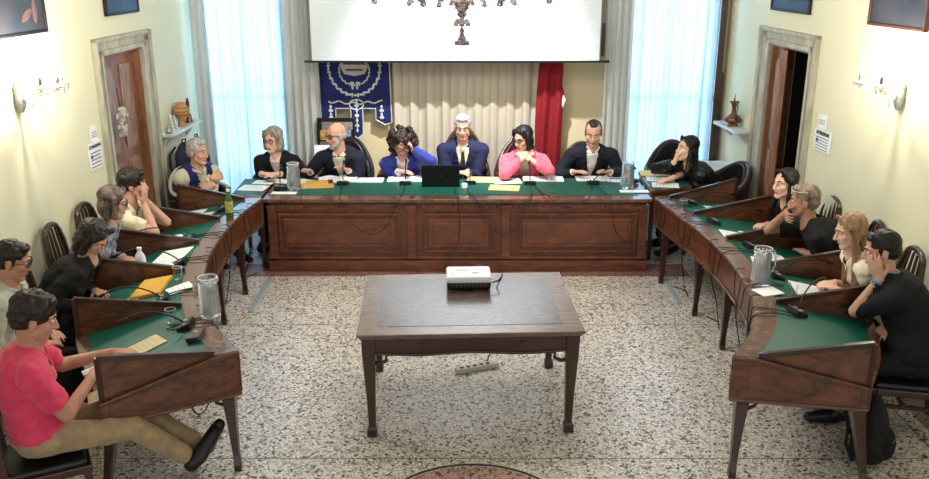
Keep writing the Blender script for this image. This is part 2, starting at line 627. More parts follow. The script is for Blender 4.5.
# ------------------------------------------------------------------ curtains
def curtain(name, x0, x1, y, z0, z1, nf, amp, material, parent=None, seed=1, taper=0.0):
    rnd = random.Random(seed)
    n = nf * 10; rows = 30
    m = MB(); vs = []; fs = []
    ph = [rnd.uniform(-.6, .6) for _ in range(nf + 2)]
    am = [rnd.uniform(.6, 1.3) for _ in range(nf + 2)]
    for r in range(rows + 1):
        t = r / rows; z = z1 + (z0 - z1) * t
        for i in range(n + 1):
            u = i / n; k = int(u * nf)
            a = amp * am[k] * (.55 + .45 * t)
            w = u * nf * 2 * pi + ph[k] * .5 * sin(pi * ((u * nf) % 1)) * t
            xx = x0 + (x1 - x0) * u + .012 * sin(w * 2 + t * 2)
            yy = y - a * sin(w) + .01 * sin(t * 5 + u * 20)
            xx += taper * (1 - t) * (u - .5)
            vs.append((xx, yy, z))
    for r in range(rows):
        for i in range(n):
            q = r * (n + 1) + i
            fs.append((q, q + 1, q + n + 2, q + n + 1))
    m.add(vs, fs)
    o = m.build(name, material, parent, smooth=True)
    return o


M_SHEER = curtain_material('sheer_curtain', (226, 240, 250), .78, .03)
M_DRAPE = curtain_material('white_drape', (214, 214, 208), .25, .0)
M_DRAPE2 = curtain_material('centre_drape', (196, 186, 168), .1, .0)


def curtain_set(name, label, xs, xd0, xd1):
    r = empty(name, ((xs[0] + xs[1]) / 2, 10.42, 0), 0, label, 'curtain')
    cx = r.location.x
    for (a, b2, nf, mm, sd, nm, yy) in ((xs[0], xs[1], 8, M_SHEER, 3, 'sheer_panel', .02),) + tuple((p, q, nfx, M_DRAPE, 5, 'side_drape', -.06) for p, q, nfx in (xd0, xd1) if q - p > .02):
        curtain(nm, a - cx, b2 - cx, yy, .03, 4.38, nf, .035, mm, r, sd)
    m = MB(); m.tube([(xs[0] - cx - .1, 0, 4.4), (xs[1] - cx + .1, 0, 4.4)], .018, 8)
    m.build('curtain_rod', M_METAL, r)
    return r


curtain_set('window_curtain', 'tall sheer blue-white curtain over the left window behind the woman in black jacket', (-3.08, -2.0), (-3.14, -2.98, 2), (-2.1, -1.72, 4))
curtain_set('window_curtain', 'tall sheer blue-white curtain over the right window behind the leather armchair', (1.86, 2.92), (1.62, 1.93, 4), (0, 0, 1))

o = curtain('wall_drape', -.86, .86, 10.46, .3, 4.3, 9, .04, M_DRAPE2, None, 9)
tag(o, 'beige pleated drape hanging on the back wall below the projection screen', 'curtain')

# ------------------------------------------------------------------ red flag
r = empty('flag', (1.0, 10.4, 0), 0, 'red flag hanging on a pole beside the beige drape', 'flag')
m = MB(); vs = []; fs = []
for i in range(31):
    t = i / 30; z = 3.0 - 2.5 * t
    w = .09 + .04 * t + .035 * sin(pi * t)
    for k in range(17):
        u = k / 16
        vs.append((-w + 2 * w * u + .02 * sin(t * 6) + (.03 if t > .55 else 0) * u, -.06 + .03 * sin(u * 4 * pi + t * 1.5), z - .05 * sin(u * pi)))
for i in range(30):
    for k in range(16):
        q = i * 17 + k; fs.append((q, q + 1, q + 18, q + 17))
m.add(vs, fs)
m.build('flag_cloth', mat('red_cloth', (138, 14, 28), .8, (120, 10, 24), 3), r, smooth=True)
m = MB(); m.cap((.0, .02, .02), .018, (.02, .02, 3.3), .018, 10); m.lathe([(.001, 0), (.16, 0), (.15, .03), (.03, .05), (.02, .09)], (0, .02, 0), 20)
m.build('flag_pole', W_DARK, r, smooth=True)
m = MB(); m.cap((.15, -.03, 1.42), .02, (.17, -.04, 1.50), .026); m.cap((.17, -.04, 1.5), .02, (.15, -.04, 1.56), .014)
m.build('tassel', mat('white_cord', (230, 224, 210), .7), r, smooth=True)

# ------------------------------------------------------------------ blue banner
M_BLUE = mat('blue_velvet', (16, 24, 82), .8, (20, 30, 96), 6)
M_SILV = mat('silver_embroidery', (206, 208, 200), .5, (180, 184, 180), 30)
r = empty('ceremonial_banner', (-1.31, 10.48, 1.0), 0, 'blue velvet banner with silver embroidery and three tails left of the beige drape', 'banner')


def extr(mb, outline, y0, y1):
    mb.hexa([(x, y0, z) for x, z in outline], [(x, y1, z) for x, z in outline])


# banner coordinates: pixel scale 84 px per metre around x=350
def bx(px): return (px - 350.0) / 84.0
def bz(py): return (141.0 - py) / 83.0 + .02


out = [(315, 30), (385, 30), (387, 125), (380, 127), (371, 122), (371, 111), (358, 111), (358, 136), (352, 141), (346, 136), (346, 111), (331, 111), (331, 122), (322, 127), (316, 123)]
m = MB(); extr(m, [(bx(a), bz(c)) for a, c in out], -.012, .0)
m.build('banner_cloth', M_BLUE, r)
m = MB()
pts = [(bx(a), -.016, bz(c)) for a, c in out]
m.tube(pts + [pts[0]], .008, 6)
m.build('banner_fringe', M_SILV, r)
m = MB()
# outer scroll wreath (U shape) and inner laurel
for R_, w_, n_, rr in ((25.5, 31, 34, .020), (15, 18.5, 24, .013)):
    for k in range(n_ + 1):
        a = pi * (-.12 + 1.24 * k / n_)
        x = 351 - R_ * cos(a); y = (70 if R_ > 20 else 74) + (w_ if R_ > 20 else 14) * sin(a) * (.9 if R_ > 20 else 1)
        m.ell((bx(x), -.016, bz(y)), (rr * (1.3 if k % 2 else .7), .006, rr * (.7 if k % 2 else 1.4)), seg=6, rg=4)
# bow
for sx in (-1, 1):
    m.ell((bx(351 + sx * 3), -.018, bz(86)), (.028, .006, .018), seg=8, rg=5)
    m.ell((bx(351 + sx * 2.4), -.018, bz(90)), (.014, .006, .03), seg=8, rg=5)
m.tube([(bx(324 + k * 54 / 20), -.017, bz(106 + 1.2 * sin(k * 1.2) - 2 * abs(k - 10) / 10)) for k in range(21)], .010, 6)
for cx_, ys in ((326, (109, 113, 117, 120)), (377, (109, 113, 117, 120)), (352, (104, 108, 113, 118, 123, 128, 133))):
    for j, yy in enumerate(ys):
        m.ell((bx(cx_), -.017, bz(yy)), (.028 if j % 2 else .016, .006, .02), seg=8, rg=5)
    m.tube([(bx(cx_), -.016, bz(ys[0])), (bx(cx_), -.016, bz(ys[-1]))], .006, 5)
m.tube([(bx(352 + 7 * cos(t * pi / 8)), -.018, bz(107 + 5 * sin(t * pi / 8))) for t in range(16)], .008, 6, closed=True)
m.build('embroidery', M_SILV, r)
m = MB(); extr(m, [(bx(a), bz(c)) for a, c in ((338, 58), (364, 58), (364, 72), (361, 77), (351, 79), (341, 77), (338, 72))], -.022, -.012)
ob = m.build('shield', mat('shield_silver', (190, 184, 180), .6), r)
m = MB(); extr(m, [(bx(a), bz(c)) for a, c in ((340, 60), (362, 60), (362, 68), (340, 68))], -.026, -.021)
m.build('shield_field', mat('shield_red', (150, 40, 44), .6), ob)
m = MB()
m.box((bx(351), -.028, bz(73)), (.2, .006, .02))
for k in range(5):
    m.ell((bx(343 + 4 * k), -.028, bz(65.5 + 1.5 * (k % 2))), (.022, .005, .016), seg=8, rg=5)
m.build('shield_charge', mat('shield_dark', (70, 60, 56), .6), ob)
m = MB(); m.tube([(bx(308), -.01, bz(28)), (bx(392), -.01, bz(28))], .014, 8); m.ell((bx(308), -.01, bz(28)), (.03, .03, .03)); m.ell((bx(392), -.01, bz(28)), (.03, .03, .03))
m.tube([(bx(311), -.02, bz(46)), (bx(316), -.02, bz(46))], .01, 6)
m.tube([(0, .02, bz(28)), (0, .06, bz(24)), (0, .11, bz(24))], .012, 6)
m.build('banner_rod', M_METAL, r)

# ------------------------------------------------------------------ projection screen
r = empty('projection_screen', (-.10, 10.05, 1.97), 0, 'large white projection screen pulled down in front of the back wall', 'screen')
m = MB(); m.box((0, 0, 1.15), (3.23, .012, 2.28)); m.build('screen_fabric', mat('screen_white', (220, 230, 238), .8), r)
m = MB(); m.box((0, -.003, .012), (3.40, .035, .022)); m.cap((1.70, 0, .012), .016, (1.72, 0, .012), .016); m.build('bottom_bar', M_BLACK, r)
m = MB(); m.box((0, 0, 2.4), (3.5, .14, .14))
for sx in (-1.6, 1.6):
    m.box((sx, .29, 2.4), (.04, .50, .04))
m.build('screen_case', M_WHITE, r)
m = MB(); m.box((1.655, .02, .25), (.03, .05, .36)); m.build('side_bracket', M_BLACK, r)

# small black wall box by the banner
m = MB(); m.box((-.9, 10.58, 1.36), (.05, .04, .11)); tag(m.build('wall_socket_box', M_BLACK, bevel=.005), 'small black box on the back wall between banner and drape', 'box')

# poster board behind bald man
r = empty('display_board', (-1.52, 10.30, 0), 0, 'black-framed display board with pictures behind the bald bearded man', 'display board')
m = MB(); m.box((0, 0, 1.08), (.44, .04, .44)); m.build('board_frame', M_BLACK, r, bevel=.006)
for k, (x, z, w, h, c) in enumerate(((.02, 1.21, .36, .09, (150, 140, 130)), (-.12, 1.1, .13, .12, (206, 160, 90)), (.08, 1.1, .2, .12, (150, 166, 190)), (-.05, .98, .28, .08, (120, 100, 90)))):
    m = MB(); m.box((x, -.024, z), (w, .008, h)); m.build('picture_card', mat('card%d' % k, c, .5, tuple(int(q * .7) for q in c), 25), r)
m = MB(); m.box((-.13, -.05, .90), (.26, .05, .16), Matrix.Rotation(radians(-20), 3, 'X')); m.build('white_sheet', M_PAPER, r)
for p0, p1 in (((-.18, .02, .012), (-.18, 0, .9)), ((.18, .02, .012), (.18, 0, .9)), ((0, .22, .012), (0, .02, .9))):
    m = MB(); m.cap(p0, .012, p1, .014, 6); m.build('easel_leg', M_BLACK, r)


# ------------------------------------------------------------------ centre desk
def centre_desk():
    r = empty('council_desk', (-.07, 8.6, 0), 0, 'long panelled wooden desk with green leather top facing the room', 'desk')
    m = MB()
    m.box((0, .06, .40), (3.84, .08, .70)); m.box((0, .05, .06), (3.90, .16, .12)); m.box((0, .05, .145), (3.88, .12, .03))
    for x in (-1.88, 1.88):
        m.box((x, .43, .37), (.08, .78, .74))
    m.build('desk_body', W_CENTRE, r, bevel=.006)
    m = MB(); m.box((0, .41, .765), (3.94, .90, .035)); m.box((0, .42, .738), (3.88, .84, .02))
    m.build('desk_top', W_RIM, r, bevel=.008)
    m = MB(); m.box((0, .45, .785), (3.70, .66, .006)); m.build('leather_top', M_LEATHER, r)
    bays = ((-1.90, -.52), (-.42, .44), (.54, 1.90))
    for a, c in bays:
        w = c - a; cx = (a + c) / 2
        m = MB()
        # frame mouldings around a raised panel
        for z in (.215, .61):
            m.box((cx, .008, z), (w - .14, .03, .02))
        for x in (a + .08, c - .08):
            m.box((x, .008, .41), (.02, .03, .41))
        m.box((cx, .012, .41), (w - .24, .024, .30))
        m.box((cx, .002, .41), (w - .32, .02, .22))
        m.build('front_panel', W_CENTRE, r, bevel=.008)
        m = MB(); m.box((cx, .012, .685), (w - .10, .024, .07))
        rnd = random.Random(int(a * 10))
        for k in range(int(w / .045)):
            m.ell((a + .08 + k * .045, -.002, .685 + .012 * sin(k * 1.3)), (.018, .010, .012 + .008 * rnd.random()), seg=7, rg=5)
        m.build('carved_frieze', W_CENTRE, r, smooth='auto')
    for x in (-1.89, -.47, .49, 1.89):
        m = MB(); m.box((x, .0, .42), (.085, .05, .56)); m.box((x, -.005, .69), (.10, .06, .04)); m.box((x, -.005, .17), (.10, .06, .05)); m.build('pilaster', W_CENTRE, r, bevel=.005)
    return r


centre_desk()
TOPZ = .789

# corner tables linking centre desk and curved desks
for pts, nm, lb in ((((-2.40, 8.74), (-2.07, 8.66), (-2.07, 9.38), (-2.42, 9.42)), 'corner_table', 'small green-topped corner table between the left curved desk and the panelled desk'),
                    (((1.95, 8.90), (2.42, 9.08), (2.5, 9.80), (1.97, 9.74)), 'corner_table', 'green-topped corner table between the right curved desk and the panelled desk')):
    cx = sum(p[0] for p in pts) / 4; cy = sum(p[1] for p in pts) / 4
    r = empty(nm, (cx, cy, 0), 0, lb, 'table')
    loc = [(p[0] - cx, p[1] - cy) for p in pts]
    m = MB(); m.hexa([(x, y, .75) for x, y in loc], [(x, y, .785) for x, y in loc]); m.build('table_top', W_RIM, r, bevel=.006)
    m = MB(); m.hexa([(x * .9, y * .9, .78) for x, y in loc], [(x * .9, y * .9, .789) for x, y in loc]); m.build('leather_top', M_LEATHER, r)
    m = MB(); m.hexa([(x * .94, y * .94, .70) for x, y in loc], [(x * .94, y * .94, .75) for x, y in loc]); m.build('apron', W_DESK, r)
    for x, y in loc:
        m = MB(); m.tube([(x * .88, y * .88, .70), (x * .9, y * .9, .35), (x * .88, y * .88, 0)], [.026, .022, .018], sq=True); m.build('leg', W_DARK, r, bevel=.004)


# ------------------------------------------------------------------ curved desks
SEC_L = [(-1.41, 4.98, -2.12, 4.56), (-1.68, 5.40, -2.44, 5.10), (-1.84, 5.75, -2.64, 5.48), (-1.95, 6.10, -2.80, 5.92), (-2.03, 6.45, -2.88, 6.32),
         (-2.09, 6.80, -2.94, 6.70), (-2.12, 7.15, -2.96, 7.05), (-2.135, 7.50, -2.98, 7.42), (-2.13, 7.85, -2.97, 7.80), (-2.10, 8.20, -2.95, 8.20), (-2.05, 8.56, -2.88, 8.62)]
SEC_R = [(1.65, 4.90, 2.45, 4.76), (1.87, 5.27, 2.69, 5.18), (2.02, 5.65, 2.86, 5.62), (2.10, 6.05, 2.95, 6.04), (2.13, 6.45, 2.99, 6.45),
         (2.14, 6.85, 3.01, 6.88), (2.12, 7.22, 3.01, 7.30), (2.08, 7.60, 2.99, 7.72), (2.02, 7.97, 2.96, 8.14), (1.97, 8.30, 2.88, 8.52), (1.93, 8.58, 2.80, 8.86)]


def catmull(P, u):
    n = len(P) - 1
    u = max(0.0, min(n - 1e-6, u)); i = int(u); t = u - i
    g = lambda k: V(P[max(0, min(n, k))])
    p0, p1, p2, p3 = g(i - 1), g(i), g(i + 1), g(i + 2)
    return .5 * ((2 * p1) + (p2 - p0) * t + (2 * p0 - 5 * p1 + 4 * p2 - p3) * t * t + (3 * p1 - p0 - 3 * p2 + p3) * t ** 3)


RIMW = .14


def surf_z(d, L):
    return .79 if d <= RIMW else .788 - .14 * (d - RIMW) / (L - RIMW)


class Desk:
    def __init__(self, sec):
        self.I = [V((s[0], s[1], 0)) for s in sec]; self.O = [V((s[2], s[3], 0)) for s in sec]

    def io(self, u):
        return catmull(self.I, u), catmull(self.O, u)

    def pt(self, u, d, z=None):
        """point at distance d from the inner edge"""
        a, c = self.io(u); L = (c - a).length
        p = a + (c - a) * (d / L)
        p.z = surf_z(d, L) if z is None else z
        return p

    def place(self, x, y):
        """surface point and orientation nearest to world x, y"""
        best = None
        for k in range(201):
            u = 10 * k / 200; a, c = self.io(u); d = (c - a); L = d.length; d.normalize()
            q = V((x, y, 0)) - a; al = q.dot(d); off = (q - d * al).length
            if best is None or off < best[0]:
                best = (off, u, al, L, d)
        off, u, al, L, d = best
        z = surf_z(al, L)
        sl = 0 if al < RIMW else -.14 / (L - RIMW)
        e1 = V((d.x, d.y, sl)).normalized()          # outward, down the slope
        nrm = V((-sl * d.x, -sl * d.y, 1)).normalized()
        return V((x, y, z)), e1, nrm


def curved_desk(sec, side, label, dividers, legs):
    D = Desk(sec)
    base = D.pt(5, .4, 0)
    root = empty('curved_council_desk', base, 0, label, 'desk')
    N = 60; off = V((base.x, base.y, 0))
    U = [10 * k / N for k in range(N + 1)]

    def sweep(name, prof, m_, bevel=0.0, parent=root):
        """prof: list of (d, z) with d measured from inner edge; d>=10 means from outer edge"""
        rings = []
        for u in U:
            a, c = D.io(u); L = (c - a).length
            ring = []
            for d, z in prof:
                dd = d if d < 5 else L + (d - 10)
                zz = z(dd, L) if callable(z) else z
                p = a + (c - a) * (dd / L); ring.append(V((p.x, p.y, zz)) - off)
            rings.append(ring)
        q = MB(); q.rings(rings)
        return q.build(name, m_, parent, smooth='auto')
    sz = lambda k: (lambda d, L: surf_z(d, L) + k)
    sweep('desk_rim', [(-.012, .765), (-.012, .785), (-.004, .792), (RIMW, .792), (RIMW, .765)], W_RIM)
    sweep('leather_top', [(RIMW, .755), (RIMW, .788), (9.93, sz(0)), (9.93, sz(-.03))], M_LEATHER)
    sweep('outer_lip', [(9.93, sz(-.03)), (9.93, sz(.004)), (10.0, sz(.004)), (10.006, sz(-.01)), (10.0, sz(-.03))], W_RIM)
    sweep('front_apron', [(.015, .52), (.015, .768), (.04, .768), (.04, .52)], W_DESK)
    sweep('apron_moulding', [(.0, .500), (.0, .524), (.045, .524), (.045, .500)], W_RIM)
    sweep('underside', [(.04, .735), (.04, .755), (9.965, sz(-.03)), (9.965, sz(-.045))], W_DARK)
    # end panels
    for u, uu in ((0, -.02), (10, 10.0)):
        a, c = D.io(u); L = (c - a).length
        t = (D.io(min(u + .2, 10))[0] - D.io(max(u - .2, 0))[0]).normalized() * (-1 if u == 0 else 1)
        m = MB(); q = [(.0, .50), (L, .50), (L, surf_z(L, L) - .004), (RIMW, .788), (0, .788)]
        P = [a + (c - a) * (d / L) for d, z in q]
        m.hexa([V((p.x, p.y, z)) - off for p, (d, z) in zip(P, q)], [V((p.x, p.y, z)) + t * .022 - off for p, (d, z) in zip(P, q)])
        ep = m.build('end_panel', W_DESK, root, bevel=.003)
        m = MB()
        # raised moulding framing the panel
        q2 = [(.0, .505), (L, .505), (L, .645), (RIMW, .785), (0, .787)]
        P2 = []
        for d, z in q2:
            p = a + (c - a) * (d / L); P2.append(V((p.x, p.y, z)) + t * .024 - off)
        m.tube([P2[0], P2[1]], .011, 6); m.tube([P2[2], P2[3], P2[4]], .011, 6)
        m.tube([P2[0] + V((0, 0, .02)), P2[4]], .006, 6); m.tube([P2[1], P2[2]], .006, 6)
        q3 = [(.10, .545), (L - .05, .535), (L - .05, .635), (.16, .745), (.10, .745)]
        P3 = []
        for d, z in q3:
            p = a + (c - a) * (d / L); P3.append(V((p.x, p.y, z)) + t * .022 - off)
        m.tube(P3, .004, 6, closed=True)
        m.build('panel_moulding', W_DESK, ep, smooth='auto')
    # dividers
    for u in dividers:
        a, c = D.io(u); L = (c - a).length; dr = (c - a).normalized(); n = V((-dr.y, dr.x, 0))
        q = [(.15, .775), (L - .03, surf_z(L - .03, L) - .02), (L - .03, .925), (.15, .805)]
        m = MB()
        P = [(a + dr * d + V((0, 0, z - 0))) for d, z in q]
        m.hexa([p - n * .012 - off for p in P], [p + n * .012 - off for p in P])
        dv = m.build('divider', W_DESK, root, bevel=.003)
        m = MB()
        tp = [a + dr * .14 + V((0, 0, .803)), a + dr * (L - .02) + V((0, 0, .928))]
        m.tube([p - off for p in tp], .017, 4, sq=True)
        m.tube([a + dr * (L - .025) + V((0, 0, .93)) - off, a + dr * (L - .025) + V((0, 0, surf_z(L, L))) - off], .016, sq=True)
        m.build('divider_edge', W_DARK, dv, bevel=.003)
    # legs
    for u, dists in legs:
        for d in dists:
            a, c = D.io(u); L = (c - a).length; dr = (c - a).normalized()
            dd = d if d < 5 else L + (d - 10)
            top = a + dr * dd + V((0, 0, .52))
            out = (-dr if d < 5 else dr) * .05 + V((0, -.12 if d < 5 or u < 1 else 0, 0))
            pts = [top, top + V((0, 0, -.06)) + out * -.05, top + V((0, 0, -.2)) + out * .25, top + V((0, 0, -.42)) + out * .75, top + V((0, 0, -.48)) + out, top + V((0, 0, -.52)) + out]
            m = MB(); m.tube([p - off for p in pts], [.042, .040, .030, .020, .024, .022], sq=True)
            lg = m.build('leg', W_DARK, root, bevel=.005)
            tdir = V((-dr.y, dr.x, 0))
            for sg in (-1, 1):
                if (u < .5 and sg * tdir.y < 0) or (u > 9.5 and sg * tdir.y > 0):
                    continue
                m = MB()
                m.tube([top + tdir * sg * .035 + V((0, 0, -.10)) - off, top + tdir * sg * .075 + V((0, 0, -.065)) - off, top + tdir * sg * .09 + V((0, 0, -.03)) - off, top + tdir * sg * .14 + V((0, 0, -.012)) - off], .010, 6)
                m.build('bracket', W_DARK, lg, smooth=True)
            if d < 5 and u < 10:
                m = MB()
                m.tube([top + dr * .035 + V((0, 0, -.10)) - off, top + dr * .085 + V((0, 0, -.07)) - off, top + dr * .10 + V((0, 0, -.03)) - off, top + dr * .16 + V((0, 0, -.012)) - off], .012, 6)
                m.build('bracket', W_DARK, lg, smooth=True)
    return D


DL_ = curved_desk(SEC_L, -1, 'curved wooden council desk with green top and slanted dividers along the left wall', (.04, 2.0, 4.0, 6.0, 7.95, 9.75), ((.12, (.06, 9.94)), (2.7, (.05,)), (4.6, (.05,)), (6.5, (.05,)), (8.6, (.05,)), (1.9, (9.9,)), (4.0, (9.9,)), (6.0, (9.9,)), (7.95, (9.9,)), (9.8, (9.9,))))
DR_ = curved_desk(SEC_R, 1, 'curved wooden council desk with green top and slanted dividers along the right wall', (.04, 2.3, 4.1, 6.0, 8.0, 9.75), ((.12, (.06, 9.94)), (3.0, (.05,)), (4.9, (.05,)), (6.8, (.05,)), (9.2, (.05,)), (2.3, (9.9,)), (4.1, (9.9,)), (6.0, (9.9,)), (8.0, (9.9,)), (9.7, (9.9,))))


# ------------------------------------------------------------------ projector table
def projector_table():
    r = empty('projector_table', (.02, 5.84, 0), radians(2.6), 'dark polished rectangular table standing alone in the middle of the room', 'table')
    w, d = 1.50, 1.14
    m = MB(); m.box((0, 0, .765), (w, d, .024)); m.box((0, 0, .745), (w - .03, d - .03, .02)); m.build('table_top', W_TABLE_EDGE, r, bevel=.007)
    m = MB(); m.box((0, 0, .7775), (w - .26, d - .26, .003)); m.build('top_inlay', W_TABLE, r)
    m = MB()
    for s in (-1, 1):
        m.box((0, s * (d / 2 - .06), .68), (w - .12, .03, .12)); m.box((s * (w / 2 - .06), 0, .68), (.03, d - .12, .12))
    m.build('apron', W_DARK, r, bevel=.004)
    for x in (-.33, .33):
        m = MB(); m.box((x, -d / 2 + .042, .69), (.60, .012, .085)); dw = m.build('drawer_front', W_DARK, r, bevel=.003)
        m = MB(); m.ell((x, -d / 2 + .03, .69), (.012, .012, .012)); m.build('drawer_knob', M_BRASS, dw, smooth=True)
    for s in (-1, 1):
        m = MB()
        m.tube([(-w / 2 + .05 + k * (w - .1) / 20, s * (d / 2 - .045), .618 + (.008 * cos(k * pi / 5))) for k in range(21)], .011, 6)
        m.build('apron_edge', W_DARK, r, smooth=True)
    for sx in (-1, 1):
        for sy in (-1, 1):
            x, y = sx * (w / 2 - .075), sy * (d / 2 - .075)
            m = MB(); m.tube([(x, y, .74), (x, y, .60), (x - sx * .004, y, .3), (x - sx * .006, y, .07), (x - sx * .004, y, .06), (x - sx * .002, y, 0)], [.048, .044, .030, .024, .034, .034], sq=True)
            lg = m.build('leg', W_DARK, r, bevel=.006)
            for dx, dy in ((-sx, 0), (0, -sy)):
                m = MB(); D3 = V((dx, dy, 0)); c = V((x, y, 0))
                m.tube([c + D3 * .02 + V((0, 0, .545)), c + D3 * .07 + V((0, 0, .535)), c + D3 * .115 + V((0, 0, .56)), c + D3 * .11 + V((0, 0, .60)), c + D3 * .20 + V((0, 0, .612))], .014, 6)
                m.build('bracket', W_DARK, lg, smooth=True)
    return r


projector_table()

r = empty('projector', (.03, 6.14, .780), radians(2), 'white video projector on the middle table', 'projector')
m = MB(); m.box((0, .0, .085), (.33, .24, .055)); m.build('upper_shell', M_WHITE, r, bevel=.018)
m = MB(); m.box((0, .0, .040), (.32, .23, .050)); m.build('lower_body', M_BLACK, r, bevel=.01)
m = MB()
for x in (-.13, .13):
    m.lathe([(.012, 0), (.012, .02)], (x, -.08, 0), 10)
m.lathe([(.012, 0), (.012, .02)], (0, .08, 0), 10); m.build('foot', M_BLACK, r)
m = MB(); m.lathe([(.038, 0), (.038, .03), (.03, .034)], (.09, .11, .075), 20, Matrix.Rotation(radians(-90), 3, 'X')); m.build('lens', M_BLACK, r, smooth='auto')
m = MB()
for k in range(7):
    m.box((-.05 + (k - 3) * .013, .02, .1135), (.006, .04, .002))
m.box((.05, -.04, .1135), (.05, .02, .002)); m.box((-.12, -.06, .1135), (.02, .02, .002))
m.build('button_panel', mat('grey_button', (150, 150, 156), .5), r)
m = MB()
for k in range(9):
    m.box((-.12 + k * .03, -.117, .045), (.018, .006, .018))
m.build('port_panel', mat('port_grey', (70, 70, 76), .5), r)
m = MB(); m.tube([(.20, 6.06, .83), (.26, 6.10, .84), (.24, 6.16, .80), (.28, 6.3, .785), (.3, 6.44, .77), (.3, 6.46, .5), (.24, 6.4, .2), (.18, 6.37, .05)], .005, 6)
tag(m.build('projector_cable', M_CORD, smooth=True), 'black cable running from the projector over the table edge', 'cable')
r = empty('power_strip', (.10, 6.31, 0), atan2(.13, .33), 'grey power strip lying on the floor under the middle table', 'power strip')
m = MB(); m.box((0, 0, .022), (.36, .06, .04)); m.build('strip_body', mat('strip_grey', (196, 190, 176), .5), r, bevel=.008)
for k in range(5):
    m = MB(); m.lathe([(.018, 0), (.018, .003)], (-.13 + k * .055, 0, .041), 12); m.build('socket', M_BLACK, r)

# ------------------------------------------------------------------ marble shelves with their objects
def wall_shelf(name, side, ya, yb, z, dep, label):
    fx = wx_left if side < 0 else wx_right
    s = -side
    ym = (ya + yb) / 2
    r = empty(name, (fx(ym), ym, 0), -AL if side < 0 else AR, label, 'shelf')
    m = MB(); h = (yb - ya) / 2
    m.hexa([(0, -h, z - .035), (s * dep, -h, z - .035), (s * dep, h, z - .035), (0, h, z - .035)],
           [(0, -h, z), (s * dep, -h, z), (s * dep, h, z), (0, h, z)])
    m.build('shelf_slab', M_MARBLE, r, bevel=.006)
    for yy in (-h + .1, h - .1):
        m = MB()
        m.hexa([(0, yy - .02, z - .16), (s * .02, yy - .02, z - .16), (s * .02, yy + .02, z - .16), (0, yy + .02, z - .16)],
               [(0, yy - .02, z - .03), (s * dep * .7, yy - .02, z - .03), (s * dep * .7, yy + .02, z - .03), (0, yy + .02, z - .03)])
        m.build('shelf_bracket', M_WALLW, r)
    return r


SZL, SZR = 1.30, 1.27
wall_shelf('wall_shelf', -1, 9.30, 10.2, SZL, .17, 'marble wall shelf beyond the left door holding a vase')
wall_shelf('wall_shelf', 1, 9.62, 10.3, SZR, .20, 'marble wall shelf beyond the right door holding a copper jug')


def lx(y, d): return wx_left(y) + d


# left shelf items: striped clay vase, bell, cards
M_CLAY = mat('clay', (196, 150, 98), .5, (176, 120, 72), 9, (1, 1, 5))
r = empty('clay_vase', (lx(9.78, .09), 9.78, SZL + .001), 0, 'striped ochre clay vase on the left wall shelf', 'vase')
m = MB(); m.lathe([(.001, 0), (.045, 0), (.05, .01), (.035, .04), (.045, .08), (.085, .13), (.095, .17), (.08, .215), (.05, .235), (.05, .25), (.058, .258), (.04, .262), (.038, .24)], seg=28); m.build('vase_body', M_CLAY, r, smooth=True)
m = MB()
for z, rr in ((.13, .086), (.17, .096), (.212, .082)):
    m.tube([(rr * cos(k * pi / 12), rr * sin(k * pi / 12), z) for k in range(24)], .004, 6, closed=True)
m.build('vase_band', mat('dark_clay', (110, 62, 36), .5), r, smooth=True)
r = empty('hand_bell', (lx(10.02, .08), 10.02, SZL + .001), 0, 'wooden-handled brass hand bell on the left wall shelf beside the vase', 'bell')
m = MB(); m.lathe([(.05, 0), (.046, .01), (.035, .05), (.028, .09), (.012, .11)], seg=20); m.build('bell_body', M_BRASS, r, smooth=True)
m = MB(); m.lathe([(.01, .10), (.012, .14), (.02, .19), (.022, .23), (.012, .27), (.002, .28)], seg=14); m.build('bell_handle', W_DARK, r, smooth=True)
for k, (y, h, lb) in enumerate(((9.50, .18, 'white printed card propped on the left wall shelf nearest the door'), (9.60, .15, 'white printed card propped on the left wall shelf next to the vase'))):
    r = empty('propped_card', (lx(y, .11), y, SZL + .001), radians(12), lb, 'card')
    m = MB(); m.hexa([(-.004, -.03, 0), (.004, -.03, 0), (.004, .03, 0), (-.004, .03, 0)], [(-.034, -.03, h), (-.026, -.03, h), (-.026, .03, h), (-.034, .03, h)]); m.build('card_sheet', M_PAPER, r)
    m = MB()
    for j in range(4):
        zz = h * (.2 + .18 * j); m.box((.004 - .03 * zz / h + .002, 0, zz), (.003, .04, h * .06))
    m.build('card_print', mat('print_dark', (60, 62, 70), .7), r)
r = empty('trinket_box', (lx(9.36, .10), 9.36, SZL + .001), 0, 'tiny silver ornament at the near end of the left wall shelf', 'ornament')
m = MB(); m.lathe([(.001, 0), (.03, 0), (.034, .02), (.015, .035), (.02, .05), (.004, .07)], seg=14); m.build('ornament_body', M_METAL, r, smooth=True)

# copper jug
rx = wx_right(9.95) - .1
r = empty('copper_jug', (rx, 9.95, SZR + .001), radians(180), 'old copper jug with tall handle on the right wall shelf', 'jug')
m = MB(); m.lathe([(.001, 0), (.06, 0), (.06, .012), (.035, .02), (.09, .05), (.10, .075), (.07, .11), (.03, .14), (.024, .2), (.032, .24), (.055, .275), (.05, .278), (.028, .245)], seg=28); m.build('jug_body', M_BRASS, r, smooth=True)
m = MB(); m.tube([(0, .05, .26), (0, .10, .29), (0, .13, .24), (0, .12, .16), (0, .09, .08)], .008, 8); m.build('jug_handle', M_BRASS, r, smooth=True)
m = MB(); m.ell((0, -.02, .30), (.012, .03, .012)); m.cap((0, -.01, .28), .005, (0, .01, .36), .004); m.build('jug_lid', M_BRASS, r, smooth=True)

